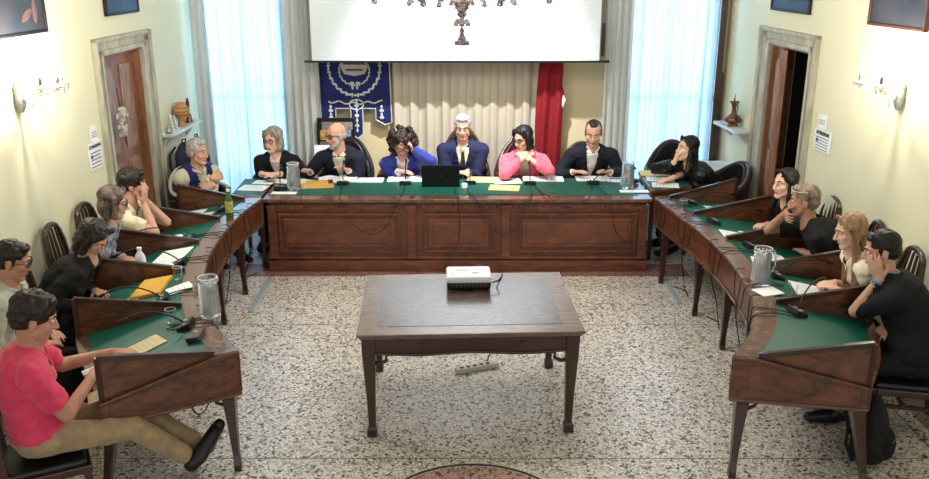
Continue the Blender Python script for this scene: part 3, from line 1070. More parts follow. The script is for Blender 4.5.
# radiator cabinets below shelves
for side, ya, yb, nm, lb in ((-1, 9.34, 10.25, 'radiator_cabinet', 'low pale radiator cabinet under the left wall shelf'), (1, 9.72, 10.36, 'radiator_cabinet', 'low pale radiator cabinet under the right wall shelf')):
    fx = wx_left if side < 0 else wx_right
    ym = (ya + yb) / 2
    dep = .20 if side < 0 else .30
    r = empty(nm, (fx(ym) - side * (dep / 2 + .012), ym, 0), -AL if side < 0 else AR, lb, 'cabinet')
    m = MB(); m.box((0, 0, .38), (dep, yb - ya, .72)); m.build('cabinet_body', M_WALLW, r, bevel=.006)
    m = MB(); m.box((0, 0, .755), (dep + .02, yb - ya + .02, .03)); m.build('cabinet_top', M_MARBLE, r, bevel=.005)
    m = MB()
    for k in range(12):
        m.box((-side * (dep / 2 + .003), -(yb - ya) / 2 + .08 + k * (yb - ya - .16) / 11, .38), (.008, .02, .5))
    m.build('grille', M_MARBLE, r)


# backpacks
def backpack(loc, rz, s, label, m1, m2):
    r = empty('backpack', loc, rz, label, 'backpack')
    q = MB(); q.ell((0, 0, .20 * s), (.17 * s, .10 * s, .21 * s)); q.ell((0, 0, .12 * s), (.18 * s, .115 * s, .13 * s)); q.ell((0, .0, .33 * s), (.12 * s, .07 * s, .10 * s))
    remesh_build(q, 'bag_body', m1, r, .012, 3, disp=lambda c, n: n * (noise.noise(c * 9) * .012) if c.z > .03 else V((0, 0, 0)))
    q = MB(); q.ell((0, -.09 * s, .13 * s), (.12 * s, .06 * s, .10 * s)); q.build('front_pocket', m2, r, smooth=True)
    q = MB(); q.tube([(-.03, 0, .41 * s), (-.03, 0, .46 * s), (.03, 0, .46 * s), (.03, 0, .41 * s)], .008, 6); q.build('top_handle', m2, r, smooth=True)
    for sx in (-1, 1):
        q = MB(); q.tube([(sx * .07 * s, .07 * s, .38 * s), (sx * .12 * s, .13 * s, .28 * s), (sx * .12 * s, .13 * s, .14 * s), (sx * .14 * s, .08 * s, .04 * s)], .012, 6); q.build('shoulder_strap', m2, r, smooth=True)
    q = MB(); q.tube([(-.09 * s, -.125 * s, .19 * s), (0, -.15 * s, .2 * s), (.09 * s, -.125 * s, .19 * s)], .003, 5); q.build('zip', mat('zip_grey', (130, 136, 150), .4), r)
    return r


M_NAVY = mat('navy_fabric', (28, 32, 52), .8, (34, 40, 62), 12)
M_BLKFAB = mat('black_fabric', (14, 14, 17), .85, (20, 20, 24), 12)
backpack((-3.08, 9.52, .776), radians(70), .92, 'dark navy backpack on the cabinet under the left shelf, nearer the door', M_NAVY, M_BLKFAB)
backpack((-3.06, 9.90, .776), radians(80), .88, 'dark rucksack on the cabinet under the left shelf, nearer the window', M_BLKFAB, M_NAVY)
backpack((2.62, 5.02, .0), radians(65), 1.05, 'black backpack standing on the floor under the near end of the right desk', M_BLKFAB, M_BLKFAB)

# ------------------------------------------------------------------ notices on the walls
from itertools import count


def notice(side, y, z, h, w, label, lines, header=None):
    fx = wx_left if side < 0 else wx_right
    s = -side
    r = empty('wall_notice', (fx(y) + s * .004, y, z), -AL if side < 0 else AR, label, 'notice')
    m = MB(); m.box((s * .004, 0, 0), (.006, w, h)); m.build('notice_sheet', M_PAPER, r)
    dk = mat('print_dark', (60, 62, 70), .7)
    if header:
        td = bpy.data.curves.new('notice_heading', 'FONT'); td.body = header; td.size = h * .2; td.align_x = 'CENTER'; td.align_y = 'CENTER'; td.extrude = .0008; td.offset = .003
        to = bpy.data.objects.new('notice_heading', td); col.objects.link(to); to.parent = r; td.materials.append(dk)
        to.location = (s * .009, 0, h * .33); to.rotation_euler = (pi / 2, 0, s * pi / 2)
        bpy.context.view_layer.update()
        me = bpy.data.meshes.new_from_object(to.evaluated_get(bpy.context.evaluated_depsgraph_get()))
        wd = max(v.co.x for v in me.vertices) - min(v.co.x for v in me.vertices)
        me.transform(Matrix.Scale(min(1, w * .88 / wd), 4))
        eu, lc = to.rotation_euler.copy(), to.location.copy(); bpy.data.objects.remove(to)
        to = bpy.data.objects.new('notice_heading', me); col.objects.link(to); to.parent = r; to.location = lc; to.rotation_euler = eu
    m = MB()
    for k in range(lines):
        m.box((s * .0085, (-.02 if k % 2 else .015) * w, h * (.12 - .13 * k)), (.002, w * (.7 if k % 2 else .78), h * .028))
    if header:
        m.ell((s * .0085, -s * w * .3, -h * .02), (.002, w * .07, h * .08), seg=12)
    m.build('notice_text', dk, r)
    return r


notice(-1, 7.90, 1.575, .16, .13, 'small framed notice on the left wall above the larger notice', 3)
notice(-1, 7.885, 1.385, .25, .26, 'white notice with bold heading on the wall beside the left door', 5, 'ATTENZIONE')
notice(1, 8.08, 1.655, .13, .16, 'small framed notice on the right wall above the larger notice', 3)
notice(1, 8.04, 1.485, .20, .32, 'white notice with bold heading on the wall beside the right door', 5, 'ATTENZIONE')


# ------------------------------------------------------------------ paintings
def painting(side, ya, yb, z0, z1, label, c1, c2, frame, figure=False):
    fx = wx_left if side < 0 else wx_right
    s = -side; ym = (ya + yb) / 2; h = (yb - ya) / 2
    r = empty('framed_painting', (fx(ym) + s * .002, ym, (z0 + z1) / 2), -AL if side < 0 else AR, label, 'painting')
    H2 = (z1 - z0) / 2
    m = MB(); m.box((s * .015, 0, 0), (.02, h * 2 - .04, H2 * 2 - .04)); m.build('canvas', mat('canvas_%s' % label[:14], c1, .4, c2, 3.0), r)
    m = MB()
    for sy in (-1, 1):
        m.box((s * .018, sy * (h - .014), 0), (.036, .028, H2 * 2))
        m.box((s * .018, 0, sy * (H2 - .014)), (.036, h * 2, .028))
    m.build('picture_frame', frame, r, bevel=.008)
    if figure:
        q = MB(); yy = h - .16; zz = -H2 + .17
        q.ell((s * .026, yy, zz), (.004, .035, .09)); q.ell((s * .026, yy - .02, zz + .12), (.004, .024, .03)); q.ell((s * .026, yy - .12, zz - .02), (.004, .09, .035), Matrix.Rotation(.5, 3, 'X'))
        q.build('painted_figure', mat('ochre_paint', (110, 84, 74), .5, (84, 60, 56), 10), r, smooth=True)
    return r


FR_DARK = mat('dark_frame', (14, 7, 10), .5)
FR_BROWN = mat('brown_frame', (74, 42, 30), .4)
painting(-1, 5.6, 7.33, 2.53, 3.7, 'large dark oil painting above the left wall lamp', (34, 40, 50), (60, 58, 66), FR_DARK, True)
painting(-1, 8.40, 9.12, 2.58, 3.4, 'small blue-grey painting above the left door', (34, 54, 84), (44, 64, 92), FR_DARK)
painting(1, 6.68, 7.50, 2.575, 3.7, 'large dark oil painting above the right wall lamp', (52, 48, 52), (56, 60, 62), FR_BROWN)
painting(1, 8.56, 9.42, 2.585, 3.4, 'small dark blue painting above the right door', (30, 36, 60), (44, 44, 70), FR_DARK)


# ------------------------------------------------------------------ wall sconces
M_CRYST = mat('crystal', (240, 240, 236), .08, trans=.75, ior=1.5)
M_CANDLE = mat('candle_sleeve', (190, 190, 190), .5)
M_BULB = mat('lamp_bulb', (255, 244, 214), .4, emit=(255, 236, 196), estr=14.0)


def pendant_drop(m, p, s=1.0):
    p = V(p)
    m.tube([p, p - V((0, 0, .015 * s))], .002, 4)
    m.lathe([(.002, 0), (.008 * s, -.012 * s), (.020 * s, -.048 * s), (.012 * s, -.056 * s), (.001, -.06 * s)], p - V((0, 0, .012 * s)), 8)


def sconce(side, y, z, label):
    fx = wx_left if side < 0 else wx_right
    s = -side
    r = empty('wall_sconce', (fx(y) + s * .004, y, z), -AL if side < 0 else AR, label, 'wall lamp')
    m = MB(); m.lathe([(.001, -.12), (.02, -.11), (.045, -.05), (.03, 0), (.055, .05), (.03, .09), (.001, .10)], (s * .03, 0, 0), 14)
    m.ell((s * .03, 0, -.02), (.03, .06, .12)); m.build('back_plate', M_CRYST, r, smooth=True)
    arms = ((.30, .14), (.26, -.10), (.34, .0)) if side < 0 else ((.30, .12), (.26, -.12))
    for ax, ay in arms:
        m = MB()
        pts = [V((s * (.03 + (ax - .03) * t), ay * t, .0 - .07 * sin(pi * t) + .05 * t)) for t in [k / 10 for k in range(11)]]
        m.tube(pts, [.011 + .004 * (k % 2) for k in range(11)], 8)
        arm = m.build('sconce_arm', M_CRYST, r, smooth=True)
        e = pts[-1]
        m = MB(); m.lathe([(.012, 0), (.045, .012), (.055, .025), (.02, .028), (.016, .04)], e, 12, flute=1, famp=.08); m.build('drip_pan', M_CRYST, arm, smooth=True)
        m = MB(); m.lathe([(.012, .03), (.012, .125)], e, 10); m.build('candle_sleeve', mat('dark_sleeve', (120, 118, 120), .5), arm, smooth=True)
        m = MB(); m.lathe([(.005, .125), (.014, .14), (.016, .155), (.008, .18), (.001, .195)], e, 10); m.build('bulb', M_BULB, arm, smooth=True)
        for pp, ss in [(e + V((.048 * cos(k * pi / 2 + .4), .048 * sin(k * pi / 2 + .4), .018)), .8) for k in range(4)] + [(pts[5], 1.0)]:
            m = MB(); pendant_drop(m, pp, ss); m.build('crystal_drop', M_CRYST, arm)
        ld = bpy.data.lights.new('sconce_light', 'POINT'); ld.energy = SCONCE_W; ld.color = (1.0, .93, .80); ld.shadow_soft_size = .03
        lo = bpy.data.objects.new('sconce_light', ld); col.objects.link(lo); lo.parent = arm
        lo.location = e + V((0, 0, .23))
    return r


SCONCE_W = 15.0
sconce(-1, 6.78, 2.10, 'crystal candle wall lamp on the left wall under the large painting')
sconce(1, 6.88, 2.10, 'crystal candle wall lamp on the right wall under the large painting')


# ------------------------------------------------------------------ chandelier
def chandelier():
    r = empty('chandelier', (-.02, 7.0, 2.45), 0, 'crystal chandelier hanging over the room in front of the screen', 'chandelier')
    M_CG = mat('smoky_crystal', (176, 160, 160), .12, trans=.55, ior=1.5, rgb2=(110, 96, 98), scale=40)
    m = MB(); m.lathe([(.001, 0), (.055, .005), (.05, .02), (.038, .04), (.022, .075), (.014, .10), (.022, .115), (.008, .135), (.004, .15)], seg=16, flute=1, famp=.08); m.build('finial', M_CG, r, smooth='auto')
    m = MB(); m.lathe([(.004, .14), (.02, .165), (.062, .17), (.056, .19), (.04, .21), (.028, .225), (.045, .235), (.03, .25), (.04, .27), (.06, .285), (.05, .30), (.06, .315), (.095, .33), (.085, .36), (.05, .39), (.03, .45), (.05, .55), (.03, .65), (.03, 1.0), (.012, 1.02), (.012, 2.24), (.06, 2.25)], seg=16, flute=1, famp=.06)
    m.build('stem', M_CG, r, smooth='auto')
    for k in range(14):
        a = 2 * pi * k / 14
        for rr_, zz_, ss_ in ((.052, .045, .55), (.06, .185, .5), (.09, .345, .6)):
            m = MB(); pendant_drop(m, (rr_ * cos(a), rr_ * sin(a), zz_), ss_); m.build('crystal_drop', M_CG, r)
    for k in range(8):
        a = 2 * pi * (k + .5) / 8
        dx, dy = cos(a), sin(a)
        m = MB(); pts = [V((dx * (.05 + .65 * t), dy * (.05 + .65 * t), .50 - .10 * sin(pi * t) + .04 * t)) for t in [j / 12 for j in range(13)]]
        m.tube(pts, .012, 8); arm = m.build('chandelier_arm', M_CRYST, r, smooth=True)
        e = pts[-1]
        m = MB(); m.lathe([(.012, 0), (.05, .012), (.06, .028), (.02, .03), (.016, .04)], e, 12, flute=1, famp=.08); m.build('drip_pan', M_CRYST, arm, smooth=True)
        m = MB(); m.lathe([(.013, .03), (.013, .14)], e, 10); m.build('candle_sleeve', M_CANDLE, arm, smooth=True)
        m = MB(); m.lathe([(.005, .14), (.015, .155), (.017, .17), (.008, .195), (.001, .21)], e, 10); m.build('bulb', M_BULB, arm, smooth=True)
        m = MB(); pendant_drop(m, e - V((0, 0, .12)), 1.3); m.tube([e, e - V((0, 0, .125))], .002, 4); m.build('arm_drop', M_CG, arm)
        m = MB(); pendant_drop(m, e + V((.05 * dx, .05 * dy, -.10)), 1.1); m.tube([e + V((.05 * dx, .05 * dy, .02)), e + V((.05 * dx, .05 * dy, -.1))], .002, 4); m.build('arm_drop', M_CG, arm)
        m = MB(); pendant_drop(m, pts[7] - V((0, 0, .04)), 1.1); m.tube([pts[7], pts[7] - V((0, 0, .045))], .002, 4); m.build('arm_drop', M_CG, arm)
        ld = bpy.data.lights.new('chandelier_light', 'POINT'); ld.energy = CHAND_W; ld.color = (1.0, .96, .90); ld.shadow_soft_size = .04
        lo = bpy.data.objects.new('chandelier_light', ld); col.objects.link(lo); lo.parent = arm; lo.location = e + V((0, 0, .26))


CHAND_W = 20.0
chandelier()

# unseen ceiling spotlight above the frame, added for the screen's shadow on the drape
r = empty('unseen_spotlight', (.2, 8.05, 4.69), 0, 'unseen white spotlight on the ceiling aimed at the beige drape', 'spotlight')
m = MB(); m.lathe([(.001, 0), (.06, 0), (.06, -.02), (.012, -.02), (.012, -.10)]); m.build('ceiling_mount', M_WHITE, r, smooth='auto')
Mr = Matrix.Rotation(radians(32), 3, 'X')
m = MB(); m.lathe([(.05, .10), (.06, .08), (.075, -.10), (.068, -.10), (.05, .06), (.001, .06)], (0, 0, -.16), 20, Mr); m.build('lamp_head', M_WHITE, r, smooth='auto')
m = MB(); m.lathe([(.001, -.06), (.06, -.06), (.06, -.055), (.001, -.055)], (0, 0, -.16), 20, Mr); m.build('lamp_lens', M_BULB, r)
d_ = bpy.data.lights.new('spot_light', 'SPOT'); d_.energy = 860; d_.spot_size = radians(58); d_.spot_blend = .7; d_.color = (.96, .97, 1.0); d_.shadow_soft_size = .05
o = bpy.data.objects.new('spot_light', d_); col.objects.link(o); o.parent = r; o.location = (0, .08, -.27)
o.rotation_euler = (V((0, 10.5, 1.25)) - V((.2, 8.13, 4.42))).to_track_quat('-Z', 'Y').to_euler()

# ------------------------------------------------------------------ chairs
def slat_chair(loc, rz, label, seat_m=None, group='carved slat-back chairs along the curved desks'):
    """tall dining chair, faces local +Y"""
    r = empty('dining_chair', loc, rz, label, 'chair', group)
    w, d, h = .44, .46, .365
    m = MB(); m.box((0, 0, h - .035), (w, d, .05)); m.build('seat_frame', W_DARK, r, bevel=.008)
    m = MB(); m.box((0, .0, h), (w - .04, d - .04, .045)); m.build('seat_cushion', seat_m or M_BLACKLEATHER, r, bevel=.018)
    for sx in (-1, 1):
        m = MB(); m.tube([(sx * (w / 2 - .03), d / 2 - .03, h - .05), (sx * (w / 2 - .028), d / 2 - .02, .2), (sx * (w / 2 - .03), d / 2 - .02, 0)], [.024, .019, .017], sq=True); m.build('leg', W_DARK, r, bevel=.003)
        m = MB(); m.tube([(sx * (w / 2 - .03), -d / 2 - .05, 0), (sx * (w / 2 - .03), -d / 2 + .02, h - .05), (sx * (w / 2 - .03), -d / 2 - .0, .62), (sx * (w / 2 - .035), -d / 2 - .03, .86), (sx * (w / 2 - .07), -d / 2 - .045, .96)], [.019, .023, .02, .018, .018], sq=True)
        m.build('leg', W_DARK, r, bevel=.003)
        m = MB(); m.box((sx * (w / 2 - .03), 0, .22), (.018, d - .06, .025)); m.build('stretcher', W_DARK, r)
    m = MB(); m.box((0, .02, .23), (w - .06, .018, .025)); m.build('stretcher', W_DARK, r)
    m = MB(); m.tube([(sx * .13 * cos(0) if False else (w / 2 - .07) * cos(a), -d / 2 - .048 - .008 * sin(a), .95 + .085 * sin(a)) for sx, a in [(1, pi * k / 12) for k in range(13)]], .022, 8)
    m.ell((0, -d / 2 - .056, 1.03), (.06, .018, .03)); m.build('crest_rail', W_DARK, r, smooth=True)
    m = MB(); m.box((0, -d / 2 + .005, .50), (w - .07, .02, .04)); m.build('back_rail', W_DARK, r)
    for k in range(4):
        x = -.105 + .07 * k
        m = MB(); m.tube([(x * .8, -d / 2 + .005, .50), (x * 1.15, -d / 2 - .005, .68), (x * 1.1, -d / 2 - .03, .84), (x * .9, -d / 2 - .052, 1.0)], [.008, .012, .010, .008], sq=True)
        m.build('slat', W_DARK, r, bevel=.002)
    return r


def tub_chair(loc, rz, label, leather, wood_m, group=None, w=.30, hb=.98, arm=.72):
    """rounded armchair with wrap-around upholstered shell, faces local +Y"""
    r = empty('armchair', loc, rz, label, 'chair', group)
    m = MB(); n = 28; A = []; hs = []
    for k in range(n + 1):
        a = radians(200) + radians(-220) * k / n      # around the back from left arm to right arm
        t = abs(k / n - .5) * 2
        A.append((a, arm + (hb - arm) * (cos(min(1, t * 1.15) * pi) * .5 + .5)))
    rg = []
    for a, hh in A:
        c, s_ = cos(a), sin(a)
        ri, ro = w - .03, w + .03
        rg.append([V((c * ri, -s_ * ri * .95, .36)), V((c * ro, -s_ * ro * .95, .36)), V((c * (ro + .03), -s_ * (ro + .04), hh)), V((c * ri * 1.02, -s_ * ri * 1.02, hh))])
    m.rings(rg); m.build('backrest', leather, r, smooth='auto', bevel=.01)
    m = MB(); m.tube([V((cos(a) * (w + .025), -sin(a) * (w + .03), hh + .005)) for a, hh in A], .022, 8); m.build('top_rail', wood_m, r, smooth=True)
    m = MB(); m.ell((0, 0, .335), (w, w * .95, .06), seg=24); m.build('seat', leather, r, smooth=True)
    for sx in (-1, 1):
        for sy in (-1, 1):
            m = MB(); m.tube([(sx * w * .7, sy * w * .7, .37), (sx * w * .78, sy * w * .78, 0)], [.022, .014], sq=True); m.build('leg', wood_m, r)
    for k in range(7):
        a = radians(160 - 140 * k / 6)
        m = MB(); m.ell((cos(a) * (w - .04), -sin(a) * (w - .04), .75), (.01, .01, .01), seg=8, rg=5); m.build('button', wood_m, r)
    return r


# ------------------------------------------------------------------ people
def hand(mb, w, d, n, side, s, curl=.3, spread=.12):
    """palm, four fingers and thumb; d finger direction, n the way the palm faces"""
    d = V(d).normalized(); n = V(n); n = (n - d * n.dot(d)).normalized(); l = d.cross(n).normalized() * side   # thumb side
    w = V(w)
    offs = (.029, .010, -.010, -.028); lens = (.072, .080, .074, .058)
    pl = .085 * s
    for k, o in enumerate(offs):
        mb.cap(w + l * o * .55 * s - d * .005, .0145 * s, w + d * pl + l * o * s, .0125 * s, 8)
    mb.ell(w + d * pl * .5, (.034 * s, .015 * s, .045 * s), Matrix([l, n, d]).transposed(), 10, 8)
    for k, (o, L) in enumerate(zip(offs, lens)):
        p = w + d * pl + l * o * s
        lat = l * (o / .03) * spread
        ang = 0
        for j, f in enumerate((.45, .30, .25)):
            ang += curl * (1 if j else .7)
            dd = (d * cos(ang) + n * sin(ang) + lat * (1 if j == 0 else .6)).normalized()
            q = p + dd * L * f * s
            mb.cap(p, (.0095 - .0012 * j) * s, q, (.0086 - .0012 * j) * s, 8)
            p = q
    p = w + l * .026 * s + d * .018 * s + n * .004
    q = p + (d * .62 + l * .62 + n * .35).normalized() * .042 * s
    mb.cap(p, .014 * s, q, .0115 * s, 8)
    q2 = q + (d * .85 + l * .25 + n * (.3 + curl * .5)).normalized() * .032 * s
    mb.cap(q, .011 * s, q2, .0085 * s, 8)


def ik(S, T, a, b_, pole):
    S = V(S); T = V(T); D = T - S; L = min(D.length, (a + b_) * .985); L = max(L, abs(a - b_) * 1.1 + .02)
    d = D.normalized(); T = S + d * L
    x = (a * a - b_ * b_ + L * L) / (2 * L); h = sqrt(max(0, a * a - x * x))
    pl = V(pole); pl = (pl - d * pl.dot(d)).normalized()
    return S + d * x + pl * h, T


def top_height(x, y):
    """height of the desk surface over a floor point, or None where there is no desk"""
    if -2.05 < x < 1.92 and 8.54 < y < 9.48: return .792
    if -2.46 < x < -2.02 and 8.6 < y < 9.46: return .792
    if 1.92 < x < 2.54 and 8.85 < y < 9.84: return .792
    if 4.5 < y < 9.0:
        D = DL_ if x < 0 else DR_
        best = None
        for k in range(41):
            a, c = D.io(k / 4); d = c - a; L = d.length; d.normalize()
            q = V((x, y, 0)) - a; al = q.dot(d); of = (q - d * al).length
            if best is None or of < best[0]: best = (of, al, L)
        of, al, L = best
        if of < .12 and -.02 < al < L + .03: return surf_z(min(al, L), L)
    return None


def bez(p0, p1, p2, t):
    return p0 * (1 - t) ** 2 + p1 * 2 * t * (1 - t) + p2 * t * t


FABS = {}


def fabric(key, c, c2=None, scale=18, rough=.85, sheen=.2, stretch=(1, 1, 1)):
    sheen = sheen if sum(c) > 200 else 0.0
    return mat('fabric_' + key, c, rough, c2 or tuple(min(255, int(q * 1.12) + 2) for q in c), scale, stretch, sheen=sheen, bump=.1)


def hair_mat(key, c, c2):
    return mat('hair_' + key, c, .5, c2, 26, (1.0, 1.0, .18), bump=.5)


def person(cfg):
    g = cfg.get
    s = g('s', 1.12); fem = g('fem', False)
    P = V(g('pelvis')); H = V(g('head')); face = radians(g('face')); rz = face - pi / 2
    root = empty('person', (P.x, P.y, 0), rz, g('label'), 'person')
    Ri = Matrix.Rotation(-rz, 3, 'Z')
    toL = lambda p: Ri @ (V(p) - V((P.x, P.y, 0)))
    pz = g('pz', .53)
    Pl = V((0, 0, pz)); Hl = toL(H)
    # head frame
    la = radians(g('look', g('face'))) - pi / 2 - rz
    lp = radians(g('lookp', 0)); lr = radians(g('roll', 0))
    Rh = Matrix.Rotation(la, 3, 'Z') @ Matrix.Rotation(lp, 3, 'X') @ Matrix.Rotation(lr, 3, 'Y')
    hd = lambda x, y, z: Hl + Rh @ (V((x, y, z)) * s)
    N = Hl + V((0, 0, -.175 * s)) + (Rh @ V((0, -.035, 0))) * s          # base of neck
    N.x = N.x * .8 + Hl.x * .2
    mid = (Pl + N) / 2 + V((0, -.05 * s - .10 * abs(N.y) * .5, .04))
    sp = lambda t: bez(Pl, mid * 2 - (Pl + N) / 2, N, t)
    def tan(t): return (sp(min(1, t + .02)) - sp(max(0, t - .02))).normalized()
    bulk = g('bulk', 1.0) * s
    sw = (.150 if fem else .175) * s * g('shw', 1.0)
    secs = [(-.13, .13, .10), (-.05, .17, .125), (.08, .175, .128), (.30, .152 if not fem else .138, .112), (.55, .165 if not fem else .148, .122), (.75, .176 if not fem else .15, .118), (.88, .165 if not fem else .14, .095), (.97, .11, .075), (1.04, .062, .058)]

    def torso(mb, infl, t0=-.13, t1=1.04, low=None):
        rr = []
        for t, a, c in secs:
            if t < t0 or t > t1: continue
            p = sp(max(0, min(1, t))); tg = tan(max(0.02, min(.98, t)))
            if t < 0: p = p + tg * (t * .5 * s)
            if t > 1: p = p + tg * ((t - 1) * .5 * s)
            x = V((1, 0, 0)); y = tg.cross(x).normalized(); 
            x = y.cross(tg).normalized()
            rr.append([p + x * (a * bulk + infl) * cos(2 * pi * k / 20) + y * (c * bulk + infl) * sin(2 * pi * k / 20) for k in range(20)])
        mb.rings(rr)
        if fem:
            tg = tan(.66); y = tg.cross(V((1, 0, 0)));
            if y.y < 0: y = -y
            for sx in (-1, 1):
                mb.ell(sp(.66) + V((sx * .07 * s, 0, 0)) + y * .085 * s, (.062 * s + infl, .055 * s + infl, .065 * s + infl))

    tg = tan(.9)
    SH = {}
    for sx in (-1, 1):
        SH[sx] = sp(.90) + V((sx * sw, 0, g('shz', -.03)))
    # arms
    arms = {}
    for sx, key in ((1, 'rh'), (-1, 'lh')):
        h = g(key) or ('w', .18, .42, .86)
        if h[0] == 'h':
            T = hd(*h[1:4])
        elif h[0] == 'g':
            T = toL(h[1:4])
        else:
            T = V((sx * h[1], h[2], h[3]))
            if g('on'):
                wp = Ri.transposed() @ T + V((P.x, P.y, 0)); T.z = g('on').place(wp.x, wp.y)[0].z + .045
            elif abs(h[3] - .84) < .03:
                T.z = .83
        pole = V(g(key + 'p') or ((sx * .5, -.8, -.7) if g('on') else (sx * .45, -1.0, -.5)))
        Ro = Ri.transposed(); O_ = V((P.x, P.y, 0))
        TH = lambda p: top_height(*(Ro @ p + O_)[:2])
        rw, re_ = .046 * s, .062 * s
        hz = TH(T)
        if hz is not None and T.z < hz + rw + .008: T.z = hz + rw + .008
        ax_ = (T - SH[sx]).normalized(); best = None
        for k in range(13):
            ang = (k if k % 2 == 0 else -k) * pi / 24
            pl_ = Matrix.Rotation(ang, 3, ax_) @ pole
            E_, W_ = ik(SH[sx], T, .285 * s, .255 * s, pl_)
            bad = 0
            for t_ in (0, .25, .5, .75, 1):
                for pt_, rr_ in ((E_ + (W_ - E_) * t_, re_ + (rw - re_) * t_), (E_ + (SH[sx] - E_) * t_ * .7, re_)):
                    h_ = TH(pt_)
                    if h_ is not None and pt_.z > h_ - .35: bad = max(bad, h_ + rr_ - pt_.z)
            sc_ = max(0, bad) * 12 + abs(ang) * .7
            if best is None or sc_ < best[0]: best = (sc_, E_, W_)
        Eb, Wr = best[1], best[2]
        hdv = g(key + 'd'); hn = g(key + 'n')
        if hdv is None: hdv = (Wr - Eb).normalized() * .8 + V((-sx * .35, .2, -.1))
        elif g(key + 'f') == 'h': hdv = Rh @ V(hdv)
        if hn is None: hn = V((0, 0, -1))
        elif g(key + 'f') == 'h': hn = Rh @ V(hn)
        arms[sx] = (SH[sx], Eb, Wr, V(hdv), V(hn), g(key + 'c', .3))
    # legs
    legs = {}
    for sx, key in ((1, 'rk'), (-1, 'lk')):
        hip = Pl + V((sx * .095 * s, 0, -.02))
        kk = g(key); aa = g(key[0] + 'a')
        kn = toL(kk) if kk else hip + V((sx * .03, .41 * s, -.035))
        an = toL(aa) if aa else V((kn.x, kn.y - .02, .10))
        legs[sx] = (hip, kn, an)

    skin = g('skin', M_SKIN)
    # ---- body, one continuous surface
    m = MB()
    torso(m, -.012)
    m.cap(sp(.97), .062 * s, Hl + Rh @ V((0, -.02, -.05)) * s, .052 * s, 12)
    hm = lambda c, r: m.ell(hd(*c), tuple(q * s for q in r), Rh, 18, 12)
    hm((0, -.012, .035), (.076, .094, .092)); hm((0, .022, -.035), (.062, .066, .078))
    m.cap(hd(0, .03, -.055), .048 * s, hd(0, .060, -.092), .026 * s, 12)
    for sx in (-1, 1):
        hm((sx * .036, .052, -.022), (.026, .028, .028))
        m.cap(hd(sx * .045, .020, -.055), .026 * s, hd(sx * .014, .062, -.094), .020 * s)
        # ear
        m.ell(hd(sx * .078, -.008, -.004), (.010 * s, .020 * s, .034 * s), Rh @ Matrix.Rotation(sx * -.3, 3, 'Z'), 10, 8)
        # brow ridge
        m.cap(hd(sx * .012, .082, .030), .011 * s, hd(sx * .045, .068, .030), .010 * s, 8)
        m.ell(hd(sx * .011, .097, -.030), (.010 * s, .011 * s, .008 * s), Rh, 8, 6)
    m.cap(hd(0, .082, .018), .009 * s, hd(0, .107, -.026), .0125 * s, 8)
    m.ell(hd(0, .080, -.058), (.024 * s, .012 * s, .014 * s), Rh, 10, 8)
    for sx in (-1, 1):
        S_, Eb, Wr, hv, hn, cu = arms[sx]
        m.cap(sp(.90), .07 * s, S_, .058 * bulk, 12)
        m.cap(S_, .052 * bulk, Eb, .040 * s, 12); m.cap(Eb, .040 * s, Wr, .026 * s, 12)
        m.cap(Wr, .024 * s, Wr + hv.normalized() * .02, .022 * s, 10)
        hand(m, Wr, hv, hn, sx, s, cu)
        hp, kn, an = legs[sx]
        m.cap(hp, .08 * s, kn, .052 * s, 12); m.cap(kn, .050 * s, an, .034 * s, 12)
        fd = V((kn.x - hp.x, kn.y - hp.y, 0)).normalized()
        m.cap(an, .034 * s, an + (an - kn).normalized() * .03, .03 * s, 8)
    remesh_build(m, 'body', skin, root, .0058, 2)

    # ---- face details
    for sx in (-1, 1):
        q = MB(); q.ell(hd(sx * .030, .0762, .012), (.0115 * s, .011 * s, .0062 * s), Rh, 12, 8)
        q.cur = 1; q.ell(hd(sx * .030, .0845, .012), (.0052 * s, .0035 * s, .0052 * s), Rh, 8, 6)
        q.build('eye', [M_EYE, M_IRIS], root, smooth=True)
        q = MB(); q.tube([hd(sx * .014, .092, .034), hd(sx * .030, .089, .040), hd(sx * .048, .074, .034)], [.0035 * s, .0042 * s, .0025 * s], 6)
        q.build('eyebrow', g('brow', mat('brow_brown', (60, 42, 34), .8)), root, smooth=True)
    q = MB(); q.cap(hd(-.018, .084, -.0600), .003 * s, hd(0, .0925, -.0585), .0048 * s, 8); q.cap(hd(0, .0925, -.0585), .0048 * s, hd(.018, .084, -.0600), .003 * s, 8)
    q.cap(hd(-.014, .084, -.0670), .0035 * s, hd(.014, .084, -.0670), .0035 * s, 8)
    q.build('lips', M_LIP, root, smooth=True)

    # ---- hair
    st, hmt = g('hair'); rnd = random.Random(len(g('label')))
    q = MB()
    e = lambda c, r: q.ell(hd(*c), tuple(k * s for k in r), Rh, 16, 10)
    if st == 'short' or st == 'short_thick':
        th = .006 if st == 'short' else .014
        e((0, -.022, .052), (.079 + th, .092 + th, .080 + th)); e((0, -.05, .005), (.072 + th * .5, .060 + th, .07))
        e((0, .045, .100), (.056, .034, .022 + th * .5))
        for sx in (-1, 1): e((sx * .072, .006, .022), (.010, .018, .034))
    elif st == 'receding':
        e((0, -.045, .048), (.082, .078, .082)); e((0, -.052, .0), (.076, .058, .06)); e((0, .0, .100), (.046, .062, .034))
        for sx in (-1, 1): e((sx * .073, -.005, .022), (.010, .030, .036))
    elif st == 'bald':
        e((0, -.055, .0), (.076, .050, .052))
        for sx in (-1, 1): e((sx * .072, -.012, .012), (.011, .034, .034))
    elif st == 'bob':
        e((0, -.022, .056), (.094, .098, .086)); e((0, -.045, -.02), (.088, .066, .09))
